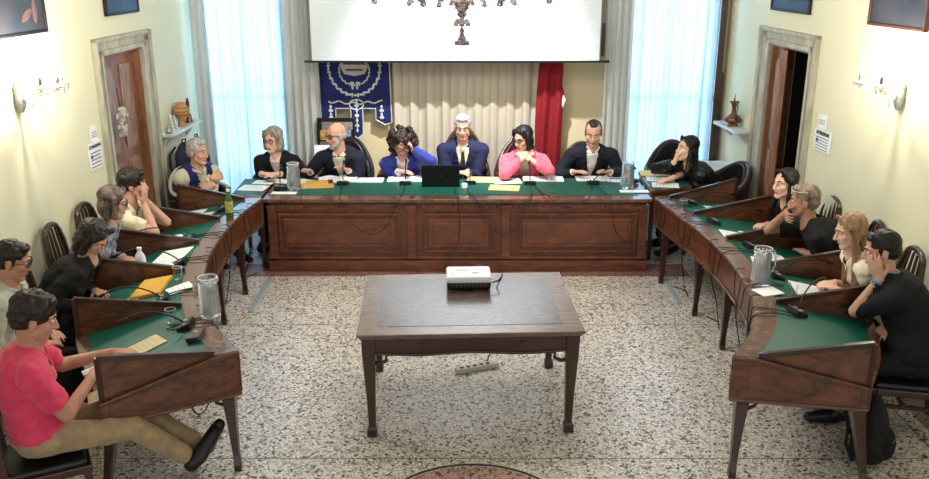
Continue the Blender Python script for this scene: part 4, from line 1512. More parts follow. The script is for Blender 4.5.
        for sx in (-1, 1):
            q.cap(hd(sx * .080, .012, .06), .024 * s, hd(sx * .080, .020, -.075), .026 * s); q.cap(hd(sx * .050, .060, .105), .02 * s, hd(sx * .084, .03, .04), .02 * s)
            q.cap(hd(sx * .070, -.03, .0), .034 * s, hd(sx * .065, -.03, -.09), .03 * s)
    elif st == 'long':
        e((0, -.022, .054), (.088, .096, .084)); e((0, -.05, -.02), (.084, .060, .09))
        for sx in (-1, 1):
            q.cap(hd(sx * .076, .0, .05), .022 * s, hd(sx * .078, .008, -.10), .026 * s)
            q.cap(hd(sx * .030, .062, .112), .016 * s, hd(sx * .082, .02, .04), .02 * s)
            zz = -.38 if g('hairlen', 1) > 1 else -.20
            q.cap(hd(sx * .075, .0, -.10), .030 * s, hd(sx * .100, .045 if g('hairlen', 1) > 1 else .02, zz), .028 * s)
            q.cap(hd(sx * .035, -.065, -.06), .045 * s, hd(sx * .045, -.09, zz + .02), .034 * s)
    elif st == 'curly':
        for k in range(110):
            a = rnd.uniform(0, 2 * pi); z = rnd.uniform(-.13, .12); rr_ = sqrt(max(.15, 1 - (z / .16) ** 2))
            x = .125 * cos(a) * rr_ * (1.12 if z < 0 else 1); y = -.03 + .115 * sin(a) * rr_
            if y > .045 and z < .06: continue
            e((x, y, z + .02), (.026, .026, .028))
        e((0, -.02, .06), (.09, .095, .08)); e((0, -.045, -.02), (.09, .06, .09))
    amp = {'long': .004, 'short': .007, 'short_thick': .011, 'curly': .016}.get(st, .006)
    fq = {'curly': 38, 'short_thick': 34}.get(st, 45)
    remesh_build(q, 'hair', hmt, root, .0062, 1, disp=lambda c, n: n * amp * noise.noise(c * fq))
    if g('beard'):
        q = MB(); q.cap(hd(0, .050, -.080), .036 * s, hd(0, .066, -.102), .026 * s)
        for sx in (-1, 1):
            q.cap(hd(sx * .066, .01, -.02), .014 * s, hd(sx * .048, .030, -.075), .022 * s); q.cap(hd(sx * .048, .03, -.075), .022 * s, hd(sx * .012, .066, -.098), .022 * s)
            q.cap(hd(0, .093, -.046), .006 * s, hd(sx * .026, .080, -.056), .006 * s)
        remesh_build(q, 'beard', g('beard'), root, .008, 1, disp=lambda c, n: n * .004 * noise.noise(c * 60))
    if g('glasses'):
        q = MB(); gz = g('glz', .012); gy = g('gly', .100)
        for sx in (-1, 1):
            q.tube([hd(sx * .033 + .025 * cos(k * pi / 8), gy - .012 * abs(cos(k * pi / 8)) * (1 if cos(k * pi / 8) * sx > 0 else 0), gz + .019 * sin(k * pi / 8)) for k in range(16)], .0028 * s, 6, closed=True)
            q.tube([hd(sx * .056, gy - .012, gz + .006), hd(sx * .082, gy - .05, gz + .006), hd(sx * .083, gy - .115, gz)], .0025 * s, 6)
        q.tube([hd(-.009, gy, gz + .004), hd(.009, gy, gz + .004)], .0028 * s, 6)
        q.build('glasses', g('glasses'), root, smooth=True)
        if g('lens', True):
            q = MB()
            for sx in (-1, 1): q.ell(hd(sx * .033, gy - .004, gz), (.023 * s, .0012, .018 * s), Rh, 12, 6)
            q.build('lens', M_GLASS, root, smooth=True)

    # ---- clothing
    def sleeves(mb, infl, long, ratio=1.0):
        for sx in (-1, 1):
            S_, Eb, Wr, *_ = arms[sx]
            mb.cap(sp(.90) + V((sx * .05, 0, -.01)), .066 * bulk + infl, S_, .056 * bulk + infl, 14)
            if long:
                mb.cap(S_, .056 * bulk + infl, Eb, .046 * s + infl, 14)
                mb.cap(Eb, .048 * s + infl, Eb + (Wr - Eb) * ratio, .034 * s + infl, 14, flat1=True)
            else:
                mb.cap(S_, .058 * bulk + infl, S_ + (Eb - S_) * .72, .056 * s + infl, 14, flat1=True)
    fwd = lambda t: (lambda y: y if y.y > 0 else -y)(tan(t).cross(V((1, 0, 0))).normalized())

    def vcut(t_low, wtop):
        a = sp(t_low); c = sp(1.0) + V((0, 0, .02))
        ax = c - a; L = ax.length; ax = ax.normalized(); f = fwd(.8)

        def cut(co, n):
            r_ = co - a; h_ = r_.dot(ax)
            if h_ < 0 or h_ > L * 1.5 or r_.dot(f) < .0: return False
            return abs(r_.x) < wtop * min(1.0, h_ / L) + .004
        return cut
    neck_cut = lambda co, n: (co - (N + (Hl - N) * .32)).dot((Hl - N).normalized()) > 0 and (co - N).length < .16 * s
    wr = lambda amp_: (lambda c, n: n * amp_ * noise.noise(V((c.x * 14, c.y * 14, c.z * 22))))
    top = g('top'); kind, tm = top[0], top[1]
    inner = g('inner')
    if kind in ('jacket', 'cardigan'):
        q = MB(); torso(q, .008); q.cap(sp(.93), .066 * s, sp(1.0) + (Hl - N) * .14, .054 * s, 14, flat1=True)
        remesh_build(q, 'shirt', inner, root, .009, 1, cut=neck_cut)
        q = MB(); torso(q, .024); sleeves(q, .014, True, .93)
        jc = vcut(top[2] if len(top) > 2 else .35, top[3] if len(top) > 3 else .075)
        remesh_build(q, 'jacket', tm, root, .011, 2, disp=wr(.006), cut=lambda co, n: jc(co, n) or neck_cut(co, n), solid=.006)
        # lapels / collar
        f = fwd(.8); a = sp(top[2] if len(top) > 2 else .35); c = sp(1.0) + V((0, 0, .02)); wt = top[3] if len(top) > 3 else .075
        for sx in (-1, 1):
            q = MB()
            ps = []
            for k in range(9):
                t = k / 8
                base_t = (top[2] if len(top) > 2 else .35) + (1.0 - (top[2] if len(top) > 2 else .35)) * t
                dep = (.128 * bulk + .020) * (1 - .35 * max(0, (t - .3) / .7)) if not fem else (.155 * s + .020) * (1 - .45 * t)
                ps.append(sp(base_t) + fwd(min(.95, base_t)) * dep * .92 + V((sx * (wt * t + .012), 0, 0)))
            ps.append(N + V((sx * .075 * s, -.02, .03))); ps.append(N + V((sx * .03 * s, -.075 * s, .045)))
            q.tube(ps, [.006, .011, .014, .016, .018, .018, .016, .014, .013, .012, .010], 6)
            q.build('lapel', tm, root, smooth=True)
        if g('tie'):
            q = MB()
            ps = [sp(t) + fwd(min(.95, t)) * d_ for t, d_ in ((.97, .088 * bulk), (.85, .118 * bulk), (.65, .148 * bulk), (.45, .142 * bulk))]
            q.cap(ps[0], .016, ps[1], .012, 8); q.tube(ps, [.016, .022, .032, .034], 6, sq=False)
            q.build('tie', g('tie'), root)
        q = MB()
        for sx in (-1, 1):
            q.tube([N + V((sx * .012, .072 * s, -.045)), N + V((sx * .026, .064 * s, -.012)), N + V((sx * .046 * s, .032 * s, .006)), N + V((sx * .050 * s, -.02 * s, .02)), N + V((0, -.052 * s, .03))], [.004, .006, .007, .007, .006], 6)
        q.build('shirt_collar', inner, root, smooth=True)
        for sx in (-1, 1):
            S_, Eb, Wr, *_ = arms[sx]
            d_ = (Wr - Eb).normalized(); q = MB(); q.cap(Wr - d_ * .04, .034 * s, Wr - d_ * .004, .031 * s, 12, flat0=True, flat1=True)
            q.build('shirt_cuff', inner, root, smooth='auto')
    elif kind == 'vest':
        q = MB(); torso(q, .008); sleeves(q, .016, True, .92)
        remesh_build(q, 'shirt', inner, root, .011, 1, disp=wr(.008), cut=neck_cut)
        q = MB(); torso(q, .030)
        for sx in (-1, 1): q.cap(sp(.90), .090 * bulk, sp(.90) + (SH[sx] - sp(.90)) * .70, .082 * bulk, 14, flat1=True)
        jc = vcut(.78, .05)
        remesh_build(q, 'vest', tm, root, .011, 2, disp=wr(.005), cut=lambda co, n: jc(co, n) or neck_cut(co, n), solid=.006)
        q = MB()
        for sx in (-1, 1):
            q.tube([N + V((sx * .010, .085 * s, -.02)), N + V((sx * .06 * s, .045 * s, .01)), N + V((sx * .065 * s, -.02 * s, .04)), N + V((0, -.065 * s, .05))], [.012, .015, .014, .012], 6)
        q.build('shirt_collar', inner, root, smooth=True)
    else:
        q = MB(); torso(q, .014); sleeves(q, .012, kind == 'long', .93)
        jc = vcut(.86, .045)
        remesh_build(q, 'shirt' if not fem else 'blouse', tm, root, .010, 2, disp=wr(.011), cut=lambda co, n: jc(co, n) or neck_cut(co, n), solid=.004)
        q = MB()
        if g('collar', True):
            for sx in (-1, 1):
                q.tube([sp(.9) + fwd(.9) * .105 * bulk + V((sx * .014, 0, 0)), N + V((sx * .055 * s, .05 * s, -.005)), N + V((sx * .068 * s, -.02 * s, .03)), N + V((0, -.065 * s, .04))], [.010, .013, .014, .012], 6)
            q.build('shirt_collar', tm, root, smooth=True)
    if g('lanyard'):
        q = MB(); q.tube([N + V((-.06 * s, .01, .0)), sp(.85) + fwd(.85) * .13 * bulk + V((-.03, 0, 0)), sp(.6) + fwd(.6) * .155 * bulk, sp(.85) + fwd(.85) * .13 * bulk + V((.03, 0, 0)), N + V((.06 * s, .01, .0))], .004, 5)
        q.box(sp(.56) + fwd(.6) * .155 * bulk, (.06, .006, .08)); q.build('lanyard', g('lanyard'), root)
    # trousers
    q = MB()
    q.rings([[Pl + V(((.178 * bulk + .01) * f_ * cos(2 * pi * k / 18), (.132 * bulk + .01) * f_ * sin(2 * pi * k / 18), z)) for k in range(18)] for z, f_ in ((-.105, .8), (-.04, 1.02), (.04, .98), (.08, .9))])
    for sx in (-1, 1):
        hp, kn, an = legs[sx]
        q.cap(hp, .084 * s, kn, .062 * s, 14); q.cap(kn, .064 * s, an + (kn - an) * .08, .052 * s, 14, flat1=True)
    remesh_build(q, 'trousers', g('legs', fabric('dark_trousers', (16, 16, 21))), root, .012, 2, disp=wr(.010))
    for sx in (-1, 1):
        hp, kn, an = legs[sx]
        fd = toL(g('toe')) - an if g('toe') else V((kn.x - hp.x, kn.y - hp.y, 0)).normalized() * .2
        fd = fd.normalized(); dn = V(g('sole') or (0, 0, -1)); dn = (dn - fd * dn.dot(fd)).normalized()
        q = MB(); q.cap(an - fd * .03 + dn * .02, .044 * s, an + fd * .15 + dn * .045, .036 * s, 10); q.cap(an + fd * .02 + dn * .055, .034 * s, an + fd * .19 + dn * .055, .034 * s, 10)
        q.cap(an - dn * .02, .044 * s, an + dn * .03, .044 * s, 10, flat0=True)
        remesh_build(q, 'shoe', M_SHOE, root, .012, 2)
    return root


HB = hair_mat('dark_brown', (20, 13, 11), (40, 27, 22))
HBL = hair_mat('black', (9, 7, 9), (22, 17, 18))
HG = hair_mat('grey', (150, 146, 142), (192, 188, 184))
HW = hair_mat('white', (146, 146, 146), (184, 184, 184))
HSB = hair_mat('grey_blonde', (128, 116, 108), (176, 162, 148))
HST = hair_mat('streaked', (52, 40, 36), (134, 116, 104))
HBD = hair_mat('blonde', (116, 82, 58), (178, 142, 108))
HSG = hair_mat('sandy_grey', (100, 82, 68), (146, 128, 112))
HCU = hair_mat('curly_brown', (24, 15, 14), (52, 34, 30))
GL = mat('glasses_frame', (20, 18, 20), .3)
GLR = mat('reddish_glasses_frame', (110, 40, 44), .3)
F_WHITE = fabric('white_shirt', (226, 224, 220)); F_CREAM = fabric('cream', (214, 204, 176))
F_NAVYJ = fabric('navy_suit', (26, 32, 66)); F_BLACKJ = fabric('black_jacket', (11, 11, 18))

people = [
 dict(on=DL_, label='man in pink polo shirt and beige trousers at the near end of left desk', pelvis=(-2.43, 4.48), head=(-2.38, 4.50, 1.21), face=28, look=26, lookp=-20, s=1.15, pz=.54, bulk=1.05, skin=M_SKIN2,
      hair=('short_thick', HB), top=('short', fabric('pink_polo', (216, 52, 92), (226, 66, 104))), legs=fabric('beige_trousers', (150, 128, 98)),
      rh=('g', -2.20, 4.68, .75), lh=('g', -2.20, 5.02, .76), rhp=(.7, -.3, -.8), lhp=(-.6, -.2, -.8), lhc=.5, rk=(-1.96, 4.62, .46), lk=(-2.00, 4.80, .47), ra=(-1.70, 4.80, .14), la=(-1.68, 4.95, .14), toe=(-1.55, 5.0, .40), sole=(.9, .3, -.5)),
 dict(on=DL_, label='dark-haired man in pale grey shirt with blue lanyard behind the man in pink', pelvis=(-3.18, 5.42), head=(-2.98, 5.48, 1.20), face=8, look=15, lookp=-18, s=1.10, pz=.51, hair=('short', HB), skin=M_SKIN2,
      top=('short', fabric('pale_grey_shirt', (168, 170, 156))), lanyard=fabric('blue_lanyard', (60, 150, 180)), rh=('w', 0.10, 0.32, .76), lh=('w', 0.12, 0.32, .78), glasses=GL),
 dict(on=DL_, label='dark-haired woman in black top bent over the left desk', fem=True, s=1.10, pz=.51, pelvis=(-3.08, 6.04), head=(-2.74, 6.16, 1.14), face=0, look=-5, lookp=-42, hair=('bob', HB), collar=False,
      top=('long', fabric('black_top', (9, 9, 11))), rh=('w', 0.12, 0.32, .74), lh=('w', 0.12, 0.32, .78)),
 dict(on=DL_, label='woman with grey-streaked bob in blue patterned blouse at the left desk', fem=True, s=1.10, pz=.51, pelvis=(-3.15, 6.86), head=(-2.86, 6.90, 1.20), face=5, look=20, lookp=-12, hair=('bob', HST), glasses=GL,
      top=('long', fabric('blue_patterned', (88, 104, 136), (168, 172, 176), 26)), rh=('w', 0.12, 0.32, .80), lh=('w', 0.02, 0.32, .80)),
 dict(on=DL_, label='dark-haired man in cream t-shirt holding his hands to his face at the left desk', s=1.10, pz=.51, pelvis=(-3.15, 7.46), head=(-2.90, 7.48, 1.21), face=0, look=12, lookp=-6, hair=('short_thick', HB), bulk=1.0, collar=False,
      top=('short', fabric('cream_tshirt', (212, 202, 176))), rh=('h', .045, .085, -.135), lh=('h', -.045, .085, -.135), rhp=(.5, .3, -1), lhp=(-.5, .3, -1), rhf='h', lhf='h', rhd=(-.05, .05, 1), lhd=(.05, .05, 1), rhn=(-.3, -1, 0), lhn=(.3, -1, 0), rhc=.12, lhc=.12),
 dict(label='grey-haired man in navy vest over pale shirt with crossed arms by the left window', s=1.10, pelvis=(-2.84, 9.14), head=(-2.76, 8.95, 1.18), face=-42, look=-25, lookp=-4, hair=('short', HG), brow=mat('brow_grey', (120, 116, 112), .8), bulk=1.08,
      top=('vest', fabric('navy_vest', (24, 30, 84))), inner=fabric('pale_striped', (186, 184, 160), (206, 204, 184), 60, stretch=(1, 0.05, .05)), rh=('w', .00, .27, .90), lh=('w', -.02, .31, .85), rhc=.7, lhc=.6, rhd=(-1, .1, .1), lhd=(1, .1, .1), rhn=(0, -1, -.2), lhn=(0, -1, -.2)),
 dict(label='woman with grey-blonde bob and glasses in black jacket, leftmost at panelled desk', fem=True, pelvis=(-2.10, 9.80), head=(-2.10, 9.52, 1.19), face=-90, look=-112, lookp=-6, hair=('bob', HSB), glasses=GLR, skin=M_SKIN3, shw=1.12,
      top=('jacket', F_BLACKJ, .45, .05), inner=fabric('blush_top', (222, 200, 196)), rk=(-2.24, 9.36, .47), lk=(-2.10, 9.36, .47), ra=(-2.24, 9.38, .10), la=(-2.11, 9.38, .10), rh=('w', .12, .42, .84), lh=('w', .08, .42, .84), rhd=(-.9, .4, 0), lhd=(.9, .4, 0)),
 dict(label='bald man with grey beard and dark glasses in navy blazer looking sideways', pelvis=(-1.38, 9.84), head=(-1.41, 9.56, 1.23), face=-92, look=-140, lookp=-6, hair=('bald', HG), beard=HG, glasses=GL, bulk=1.05, shw=1.08,
      top=('jacket', fabric('blue_black_blazer', (18, 22, 40)), .3, .07), inner=fabric('off_white_shirt', (222, 216, 190)), rh=('w', .30, .42, .84), lh=('w', .12, .42, .875), rhd=(.2, .8, .5), rhc=.5),
 dict(label='woman with curly brown hair in blue jacket reading with one hand at her head', fem=True, pelvis=(-.68, 9.82), head=(-.68, 9.46, 1.16), face=-90, look=-86, lookp=-34, hair=('curly', HCU), glasses=GLR, shw=1.15,
      top=('jacket', fabric('bright_blue_jacket', (32, 46, 128)), .45, .055), inner=fabric('pale_blouse', (214, 208, 208)), rh=('w', .05, .42, .875), lh=('h', -.105, .045, -.03), lhp=(-.9, .2, -.9), lhf='h', lhd=(.25, .1, 1), lhn=(1, 0, 0), rhd=(-.9, .3, 0)),
 dict(label='white-haired man in navy suit and dark tie at the middle of the panelled desk', pelvis=(-.02, 9.86), head=(-.02, 9.66, 1.30), face=-90, look=-92, lookp=-8, hair=('short', HW), brow=mat('brow_grey', (120, 116, 112), .8), bulk=1.08, shw=1.12,
      top=('jacket', F_NAVYJ, .3, .07), inner=fabric('ivory_shirt', (228, 220, 196)), tie=mat('dark_tie', (24, 22, 26), .5, (60, 56, 52), 30), rh=('w', .08, .43, .84), lh=('w', .05, .41, .84), rhd=(-.9, .3, 0), lhd=(.9, .3, 0)),
 dict(label='dark-haired woman in pink cardigan and glasses with clasped hands under her chin', fem=True, pelvis=(.68, 9.84), head=(.64, 9.52, 1.20), face=-88, look=-132, lookp=-10, hair=('bob', HBL), glasses=GL, shw=1.2,
      top=('cardigan', fabric('pink_cardigan', (232, 92, 116), (240, 108, 130)), .3, .08), inner=fabric('beige_blouse', (204, 180, 156)), rh=('w', .06, .40, 1.01), lh=('w', -.00, .40, 1.01), rhp=(.9, .1, -1), lhp=(-.9, .1, -1), rhd=(-.8, -.1, .5), lhd=(.8, -.1, .5), rhn=(0, -1, -.4), lhn=(0, -1, -.4), rhc=.55, lhc=.55),
 dict(label='balding man in dark blazer and white shirt, rightmost at the panelled desk', pelvis=(1.40, 9.86), head=(1.42, 9.58, 1.25), face=-90, look=-100, lookp=-16, hair=('receding', HB), bulk=1.06, shw=1.14,
      top=('jacket', fabric('dark_blazer', (16, 18, 32)), .3, .07), inner=F_WHITE, rh=('w', .20, .41, .84), lh=('w', .20, .41, .84), rhp=(.8, -.8, -.5), lhp=(-.8, -.8, -.5)),
 dict(label='black-haired woman in black leather jacket with hand on chin at the right corner table', fem=True, pelvis=(2.66, 9.36), head=(2.37, 9.20, 1.16), face=-165, look=-165, lookp=6, hair=('long', HBL), skin=M_SKIN3, hairlen=1,
      top=('long', mat('black_leather_jacket', (14, 12, 15), .4, (26, 22, 26), 18, bump=.2)), rh=('h', .02, .10, -.14), rhp=(.1, .5, -1), rhf='h', rhd=(-.2, -.1, 1), rhn=(-.2, -1, .1), rhc=.45, lh=('w', .06, .46, .83)),
 dict(on=DR_, label='dark-haired woman in black top seated beyond the man in black t-shirt on the right', fem=True, s=1.10, pz=.51, pelvis=(3.14, 7.72), head=(2.86, 7.62, 1.18), face=178, look=200, lookp=0, hair=('long', HBL), skin=M_SKIN3, collar=False,
      top=('long', fabric('black_top', (9, 9, 11))), rh=('w', 0.12, 0.32, .80), lh=('w', 0.12, 0.32, .80)),
 dict(on=DR_, label='man in black t-shirt with glasses pushed up on his head and hand over his mouth', s=1.12, pz=.51, pelvis=(3.18, 6.94), head=(2.80, 7.00, 1.19), face=172, look=158, lookp=-6, hair=('short', HSG), bulk=1.12, skin=M_SKIN2, glasses=mat('pale_glasses_frame', (214, 206, 196), .3), glz=.085, gly=.085, lens=False, collar=False,
      top=('short', fabric('black_tshirt', (9, 9, 11))), rh=('h', .02, .125, -.09), rhp=(.8, .5, -1), rhf='h', rhd=(-1, -.1, -.1), rhn=(0, -1, 0), rhc=.4, lh=('w', -0.04, 0.32, .78), lhd=(.9, .2, 0)),
 dict(on=DR_, label='woman with long blonde hair in cream t-shirt at the right desk', fem=True, s=1.10, pz=.51, pelvis=(3.15, 6.24), head=(2.85, 6.20, 1.18), face=176, look=176, lookp=-14, hair=('long', HBD), hairlen=2, skin=M_SKIN3, collar=False,
      top=('short', fabric('cream_tee', (222, 214, 190))), rh=('w', 0.05, 0.32, .86), lh=('w', 0.12, 0.32, .80)),
 dict(on=DR_, label='dark-haired man in dark suit resting his face on his hand on the right', s=1.12, pz=.52, pelvis=(3.06, 5.50), head=(2.83, 5.66, 1.21), face=168, look=165, lookp=-12, roll=0, hair=('short', HBL), bulk=1.1, shw=1.08,
      top=('jacket', fabric('charcoal_navy_suit', (10, 12, 20)), .3, .07), inner=fabric('grey_blue_shirt', (120, 132, 152)), lh=('h', -.098, .040, -.145), lhp=(-.1, .1, -1), lhf='h', lhd=(.02, .16, 1), lhn=(1, -.3, 0), lhc=.18, rh=('w', .12, .14, .64)),
]
for cfg in people:
    person(cfg)

# ------------------------------------------------------------------ chairs under the people
CH = {}
side_chairs = [
    ((-2.43, 4.47), 28, 'dark slat-back chair under the man in the pink polo'),
    ((-3.12, 5.42), 8, 'dark slat-back chair under the man in the pale grey shirt'),
    ((-3.02, 6.04), 0, 'tall dark slat-back chair behind the bent woman in black top'),
    ((-3.09, 6.86), 5, 'dark slat-back chair behind the woman in blue patterned blouse'),
    ((-3.08, 7.46), 0, 'dark slat-back chair under the man in cream t-shirt by the left door'),
    ((3.08, 7.72), 178, 'dark slat-back chair under the woman in black by the right door'),
    ((3.12, 6.94), 172, 'dark slat-back chair with a grey coat, under the man in black t-shirt'),
    ((3.09, 6.24), 176, 'dark slat-back chair under the blonde woman in cream'),
    ((3.01, 5.48), 168, 'slat-back chair under the man in dark suit, nearest on the right'),
]
first = None
for (x, y), fa, lb in side_chairs:
    rz = radians(fa) - pi / 2
    if first is None:
        first = slat_chair((x, y, 0), rz, lb); c = first
    else:
        c = copy_tree(first, None, lb); c.location = (x, y, 0); c.rotation_euler = (0, 0, rz)
M_REDLEA = mat('maroon_leather', (58, 22, 24), .35, (72, 30, 30), 20)
M_CREAMW = mat('cream_lacquer', (214, 208, 192), .4)
tub_chair((-2.84, 9.15, 0), radians(-42 - 90), 'round armchair with cream painted rail under the man in navy vest', M_BLACKLEATHER, M_CREAMW, w=.27, hb=.92)
tub_chair((-2.10, 9.82, 0), pi, 'dark low armchair under the woman in black jacket', M_BLACKLEATHER, W_DARK, hb=.90, w=.265)
tub_chair((-1.36, 9.88, 0), radians(174), 'black office armchair behind the bald bearded man', M_BLACKLEATHER, M_BLACK, hb=1.08, w=.265)
tub_chair((-.68, 9.86, 0), pi, 'dark low armchair under the curly-haired woman', M_BLACKLEATHER, W_DARK, hb=.90, w=.265)
tub_chair((-.02, 9.90, 0), pi, 'high wooden-railed armchair behind the white-haired man in navy suit', M_BLACKLEATHER, W_DARK, hb=1.20, w=.265)
tub_chair((.66, 9.88, 0), radians(184), 'maroon leather armchair behind the woman in pink cardigan', M_REDLEA, W_DARK, hb=1.08, w=.265)
tub_chair((1.38, 9.90, 0), pi, 'dark armchair behind the balding man in dark blazer', M_BLACKLEATHER, W_DARK, hb=1.02, w=.265)
tub_chair((2.74, 9.31, 0), radians(-165 - 90), 'leather tub armchair holding the black-haired woman in leather jacket', M_BLACKLEATHER, W_DARK, hb=.96, w=.30)
tub_chair((2.42, 10.02, 0), radians(170), 'empty dark leather tub armchair in front of the right window', M_BLACKLEATHER, W_DARK, hb=1.02, w=.265)

# coat over a chair
r = empty('coat', (3.34, 6.66, .55), radians(-8), 'pale grey coat hung over the chair behind the man in black t-shirt', 'coat')
q = MB(); q.ell((0, 0, .15), (.05, .17, .30)); q.ell((-.02, .02, .40), (.06, .13, .09)); q.cap((-.03, -.12, .35), .045, (-.02, -.16, .02), .035)
remesh_build(q, 'coat_cloth', fabric('grey_coat', (170, 170, 158), (196, 196, 184), 24), r, .010, 2, disp=lambda c, n: n * .016 * noise.noise(V((c.x * 20, c.y * 26, c.z * 8))))
q = MB(); q.cap((-.05, .02, .44), .022, (-.05, -.08, .46), .022); q.build('coat_collar', fabric('coat_collar', (150, 150, 140)), r, smooth=True)


# ------------------------------------------------------------------ things on the desks
def frame_on(D, x, y, yaw=0.0, lift=.001):
    p, e1, n = D.place(x, y)
    X = e1.cross(n).normalized()
    R = Matrix([X, e1, n]).transposed() @ Matrix.Rotation(radians(yaw), 3, 'Z')
    return p + n * lift, R.to_euler()


def at(D, x, y, yaw=0.0, z=None, lift=.001):
    """location and rotation on a curved desk, or on the flat tops when D is None"""
    if D is None:
        return V((x, y, (TOPZ if z is None else z) + lift)), Matrix.Rotation(radians(yaw), 3, 'Z').to_euler()
    return frame_on(D, x, y, yaw, lift)


def root_at(name, D, x, y, yaw, label, cat, group=None, z=None, lift=.001):
    loc, eu = at(D, x, y, yaw, z, lift)
    r = empty(name, loc, 0, label, cat, group); r.rotation_euler = eu
    return r


M_INK = mat('faint_ink', (176, 180, 188), .8)


def sheet(D, x, y, yaw, label, w=.22, h=.30, m_=None, th=.004, lines=True, z=None, name='paper_sheet', cat='paper'):
    r = root_at(name, D, x, y, yaw, label, cat, z=z)
    q = MB(); q.box((0, 0, th / 2), (w, h, th)); q.build('sheet', m_ or M_PAPER, r)
    if lines:
        q = MB()
        for k in range(int(h / .04) - 1):
            q.box((-.01 * (k % 3), h / 2 - .05 - k * .035, th + .0006), (w * (.78 - .1 * (k % 3)), .006, .0008))
        o = q.build('print', M_INK, r); o['kind'] = 'stuff'
    return r


def open_book(D, x, y, yaw, label, w=.42, h=.28):
    r = root_at('open_book', D, x, y, yaw, label, 'book')
    for s in (-1, 1):
        q = MB(); n = 8
        rg = []
        for k in range(n + 1):
            t = k / n; xx = s * w / 2 * t; zz = .004 + .022 * sin(pi * min(1, t * 1.05)) * (1 - .5 * t)
            rg.append([V((xx, -h / 2, 0.0)), V((xx, h / 2, 0.0)), V((xx, h / 2, zz)), V((xx, -h / 2, zz))])
        q.rings(rg); q.build('page_block', M_PAPER, r)
    q = MB(); q.box((0, 0, .0), (w + .02, h + .02, .003)); q.build('cover', M_BLACK, r)
    return r


def mic(D, x, y, yaw, label, reach=.34, rise=.22, side=0.0, group='desk microphones', z=None):
    r = root_at('desk_microphone', D, x, y, yaw, label, 'microphone', group, z=z)
    q = MB(); q.hexa([(-.065, -.05, 0), (.065, -.05, 0), (.065, .05, 0), (-.065, .05, 0)], [(-.06, -.045, .045), (.06, -.045, .045), (.06, .045, .022), (-.06, .045, .022)])
    b_ = q.build('base', M_BLACK, r, bevel=.005)
    q = MB(); q.box((.025, .0, .036), (.03, .03, .006)); q.box((-.03, .0, .036), (.02, .02, .006)); q.build('button', mat('grey_button', (150, 150, 156), .5), b_)
    q = MB(); pts = [V((side * t, .01 + reach * (t ** 1.3), .035 + rise * sin(t * pi * .62))) for t in [k / 14 for k in range(15)]]
    q.tube(pts, .0055, 8); q.build('gooseneck', M_BLACK, r, smooth=True)
    d = (pts[-1] - pts[-2]).normalized()
    q = MB(); q.cap(pts[-1], .012, pts[-1] + d * .05, .013, 10); q.build('capsule', M_BLACK, r, smooth=True)
    return r


def cup(D, x, y, label, z=None, h=.095):
    loc, _ = at(D, x, y, 0, z)
    r = empty('drinking_glass', loc + V((0, 0, .004)), 0, label, 'glass')
    q = MB(); q.lathe([(.001, 0), (.026, 0), (.036, h), (.034, h), (.025, .006), (.001, .006)], seg=20); q.build('glass_wall', M_GLASS, r, smooth='auto')
    q = MB(); q.tube([(.0355 * cos(k * pi / 12), .0355 * sin(k * pi / 12), h) for k in range(24)], .0016, 5, closed=True); q.build('glass_rim', mat('rim_glint', (226, 232, 236), .2), r)
    return r


M_CUT = mat('cut_crystal', (244, 248, 252), .06, trans=.92, ior=1.45)


def pitcher(x, y, z, ang, label):
    r = empty('crystal_pitcher', (x, y, z), ang, label, 'pitcher')
    S = 1.12
    prof = [(.001, 0), (.062, 0), (.064, .012), (.058, .02)]
    q = MB()
    seg = 28; rings = []
    rows = 13
    zs = [0, .012, .02] + [.02 + .20 * k / (rows * 2) for k in range(1, rows * 2 + 1)] + [.235, .25]
    for i, zz in enumerate(zs):
        t = zz / .25; rr = .060 - .012 * t
        if zz > .225: rr = .052 + .006 * (zz - .225) / .025
        ring = []
        for k in range(seg):
            bump_ = .007 * (1 if (k + i) % 2 else -.6) if .02 < zz < .225 else 0
            a = 2 * pi * k / seg
            rb = rr + bump_
            if zz > .23 and abs(a - pi) < .4: rb += .018 * (1 - abs(a - pi) / .4)
            ring.append(V((rb * cos(a), rb * sin(a), zz)) * S)
        rings.append(ring)
    for zz, rr in ((.25, .052), (.15, .042), (.03, .050)):
        rings.append([V((rr * cos(2 * pi * k / seg), rr * sin(2 * pi * k / seg), zz)) * S for k in range(seg)])
    q.rings(rings); q.build('pitcher_body', M_CUT, r)
    q = MB(); q.tube([V((.048, 0, .22)) * S, V((.075, 0, .225)) * S, V((.095, 0, .19)) * S, V((.09, 0, .12)) * S, V((.055, 0, .06)) * S], .008, 8); q.build('handle', M_CUT, r, smooth=True)
    q = MB(); q.tube([(.056 * S * cos(k * pi / 14), .056 * S * sin(k * pi / 14), .25 * S) for k in range(28)], .0035, 6, closed=True); q.build('rim', mat('rim_glint', (226, 232, 236), .2), r, smooth=True)
    return r


def bottle(D, x, y, label, body_m, label_m, cap_m, h=.24, rr=.034):
    loc, _ = at(D, x, y)
    r = empty('bottle', loc + V((0, 0, .004)), 0, label, 'bottle')
    q = MB(); q.lathe([(.001, 0), (rr * .92, 0), (rr, .01), (rr, h * .62), (rr * .8, h * .74), (rr * .42, h * .85), (rr * .42, h * .93)], seg=24); q.build('bottle_body', body_m, r, smooth='auto')
    q = MB(); q.lathe([(rr * 1.01, h * .15), (rr * 1.03, h * .16), (rr * 1.03, h * .56), (rr * 1.01, h * .57)], seg=24); q.build('bottle_label', label_m, r, smooth='auto')
    q = MB(); q.lathe([(rr * .47, h * .92), (rr * .47, h), (.001, h)], seg=16); q.build('bottle_cap', cap_m, r, smooth='auto')
    return r


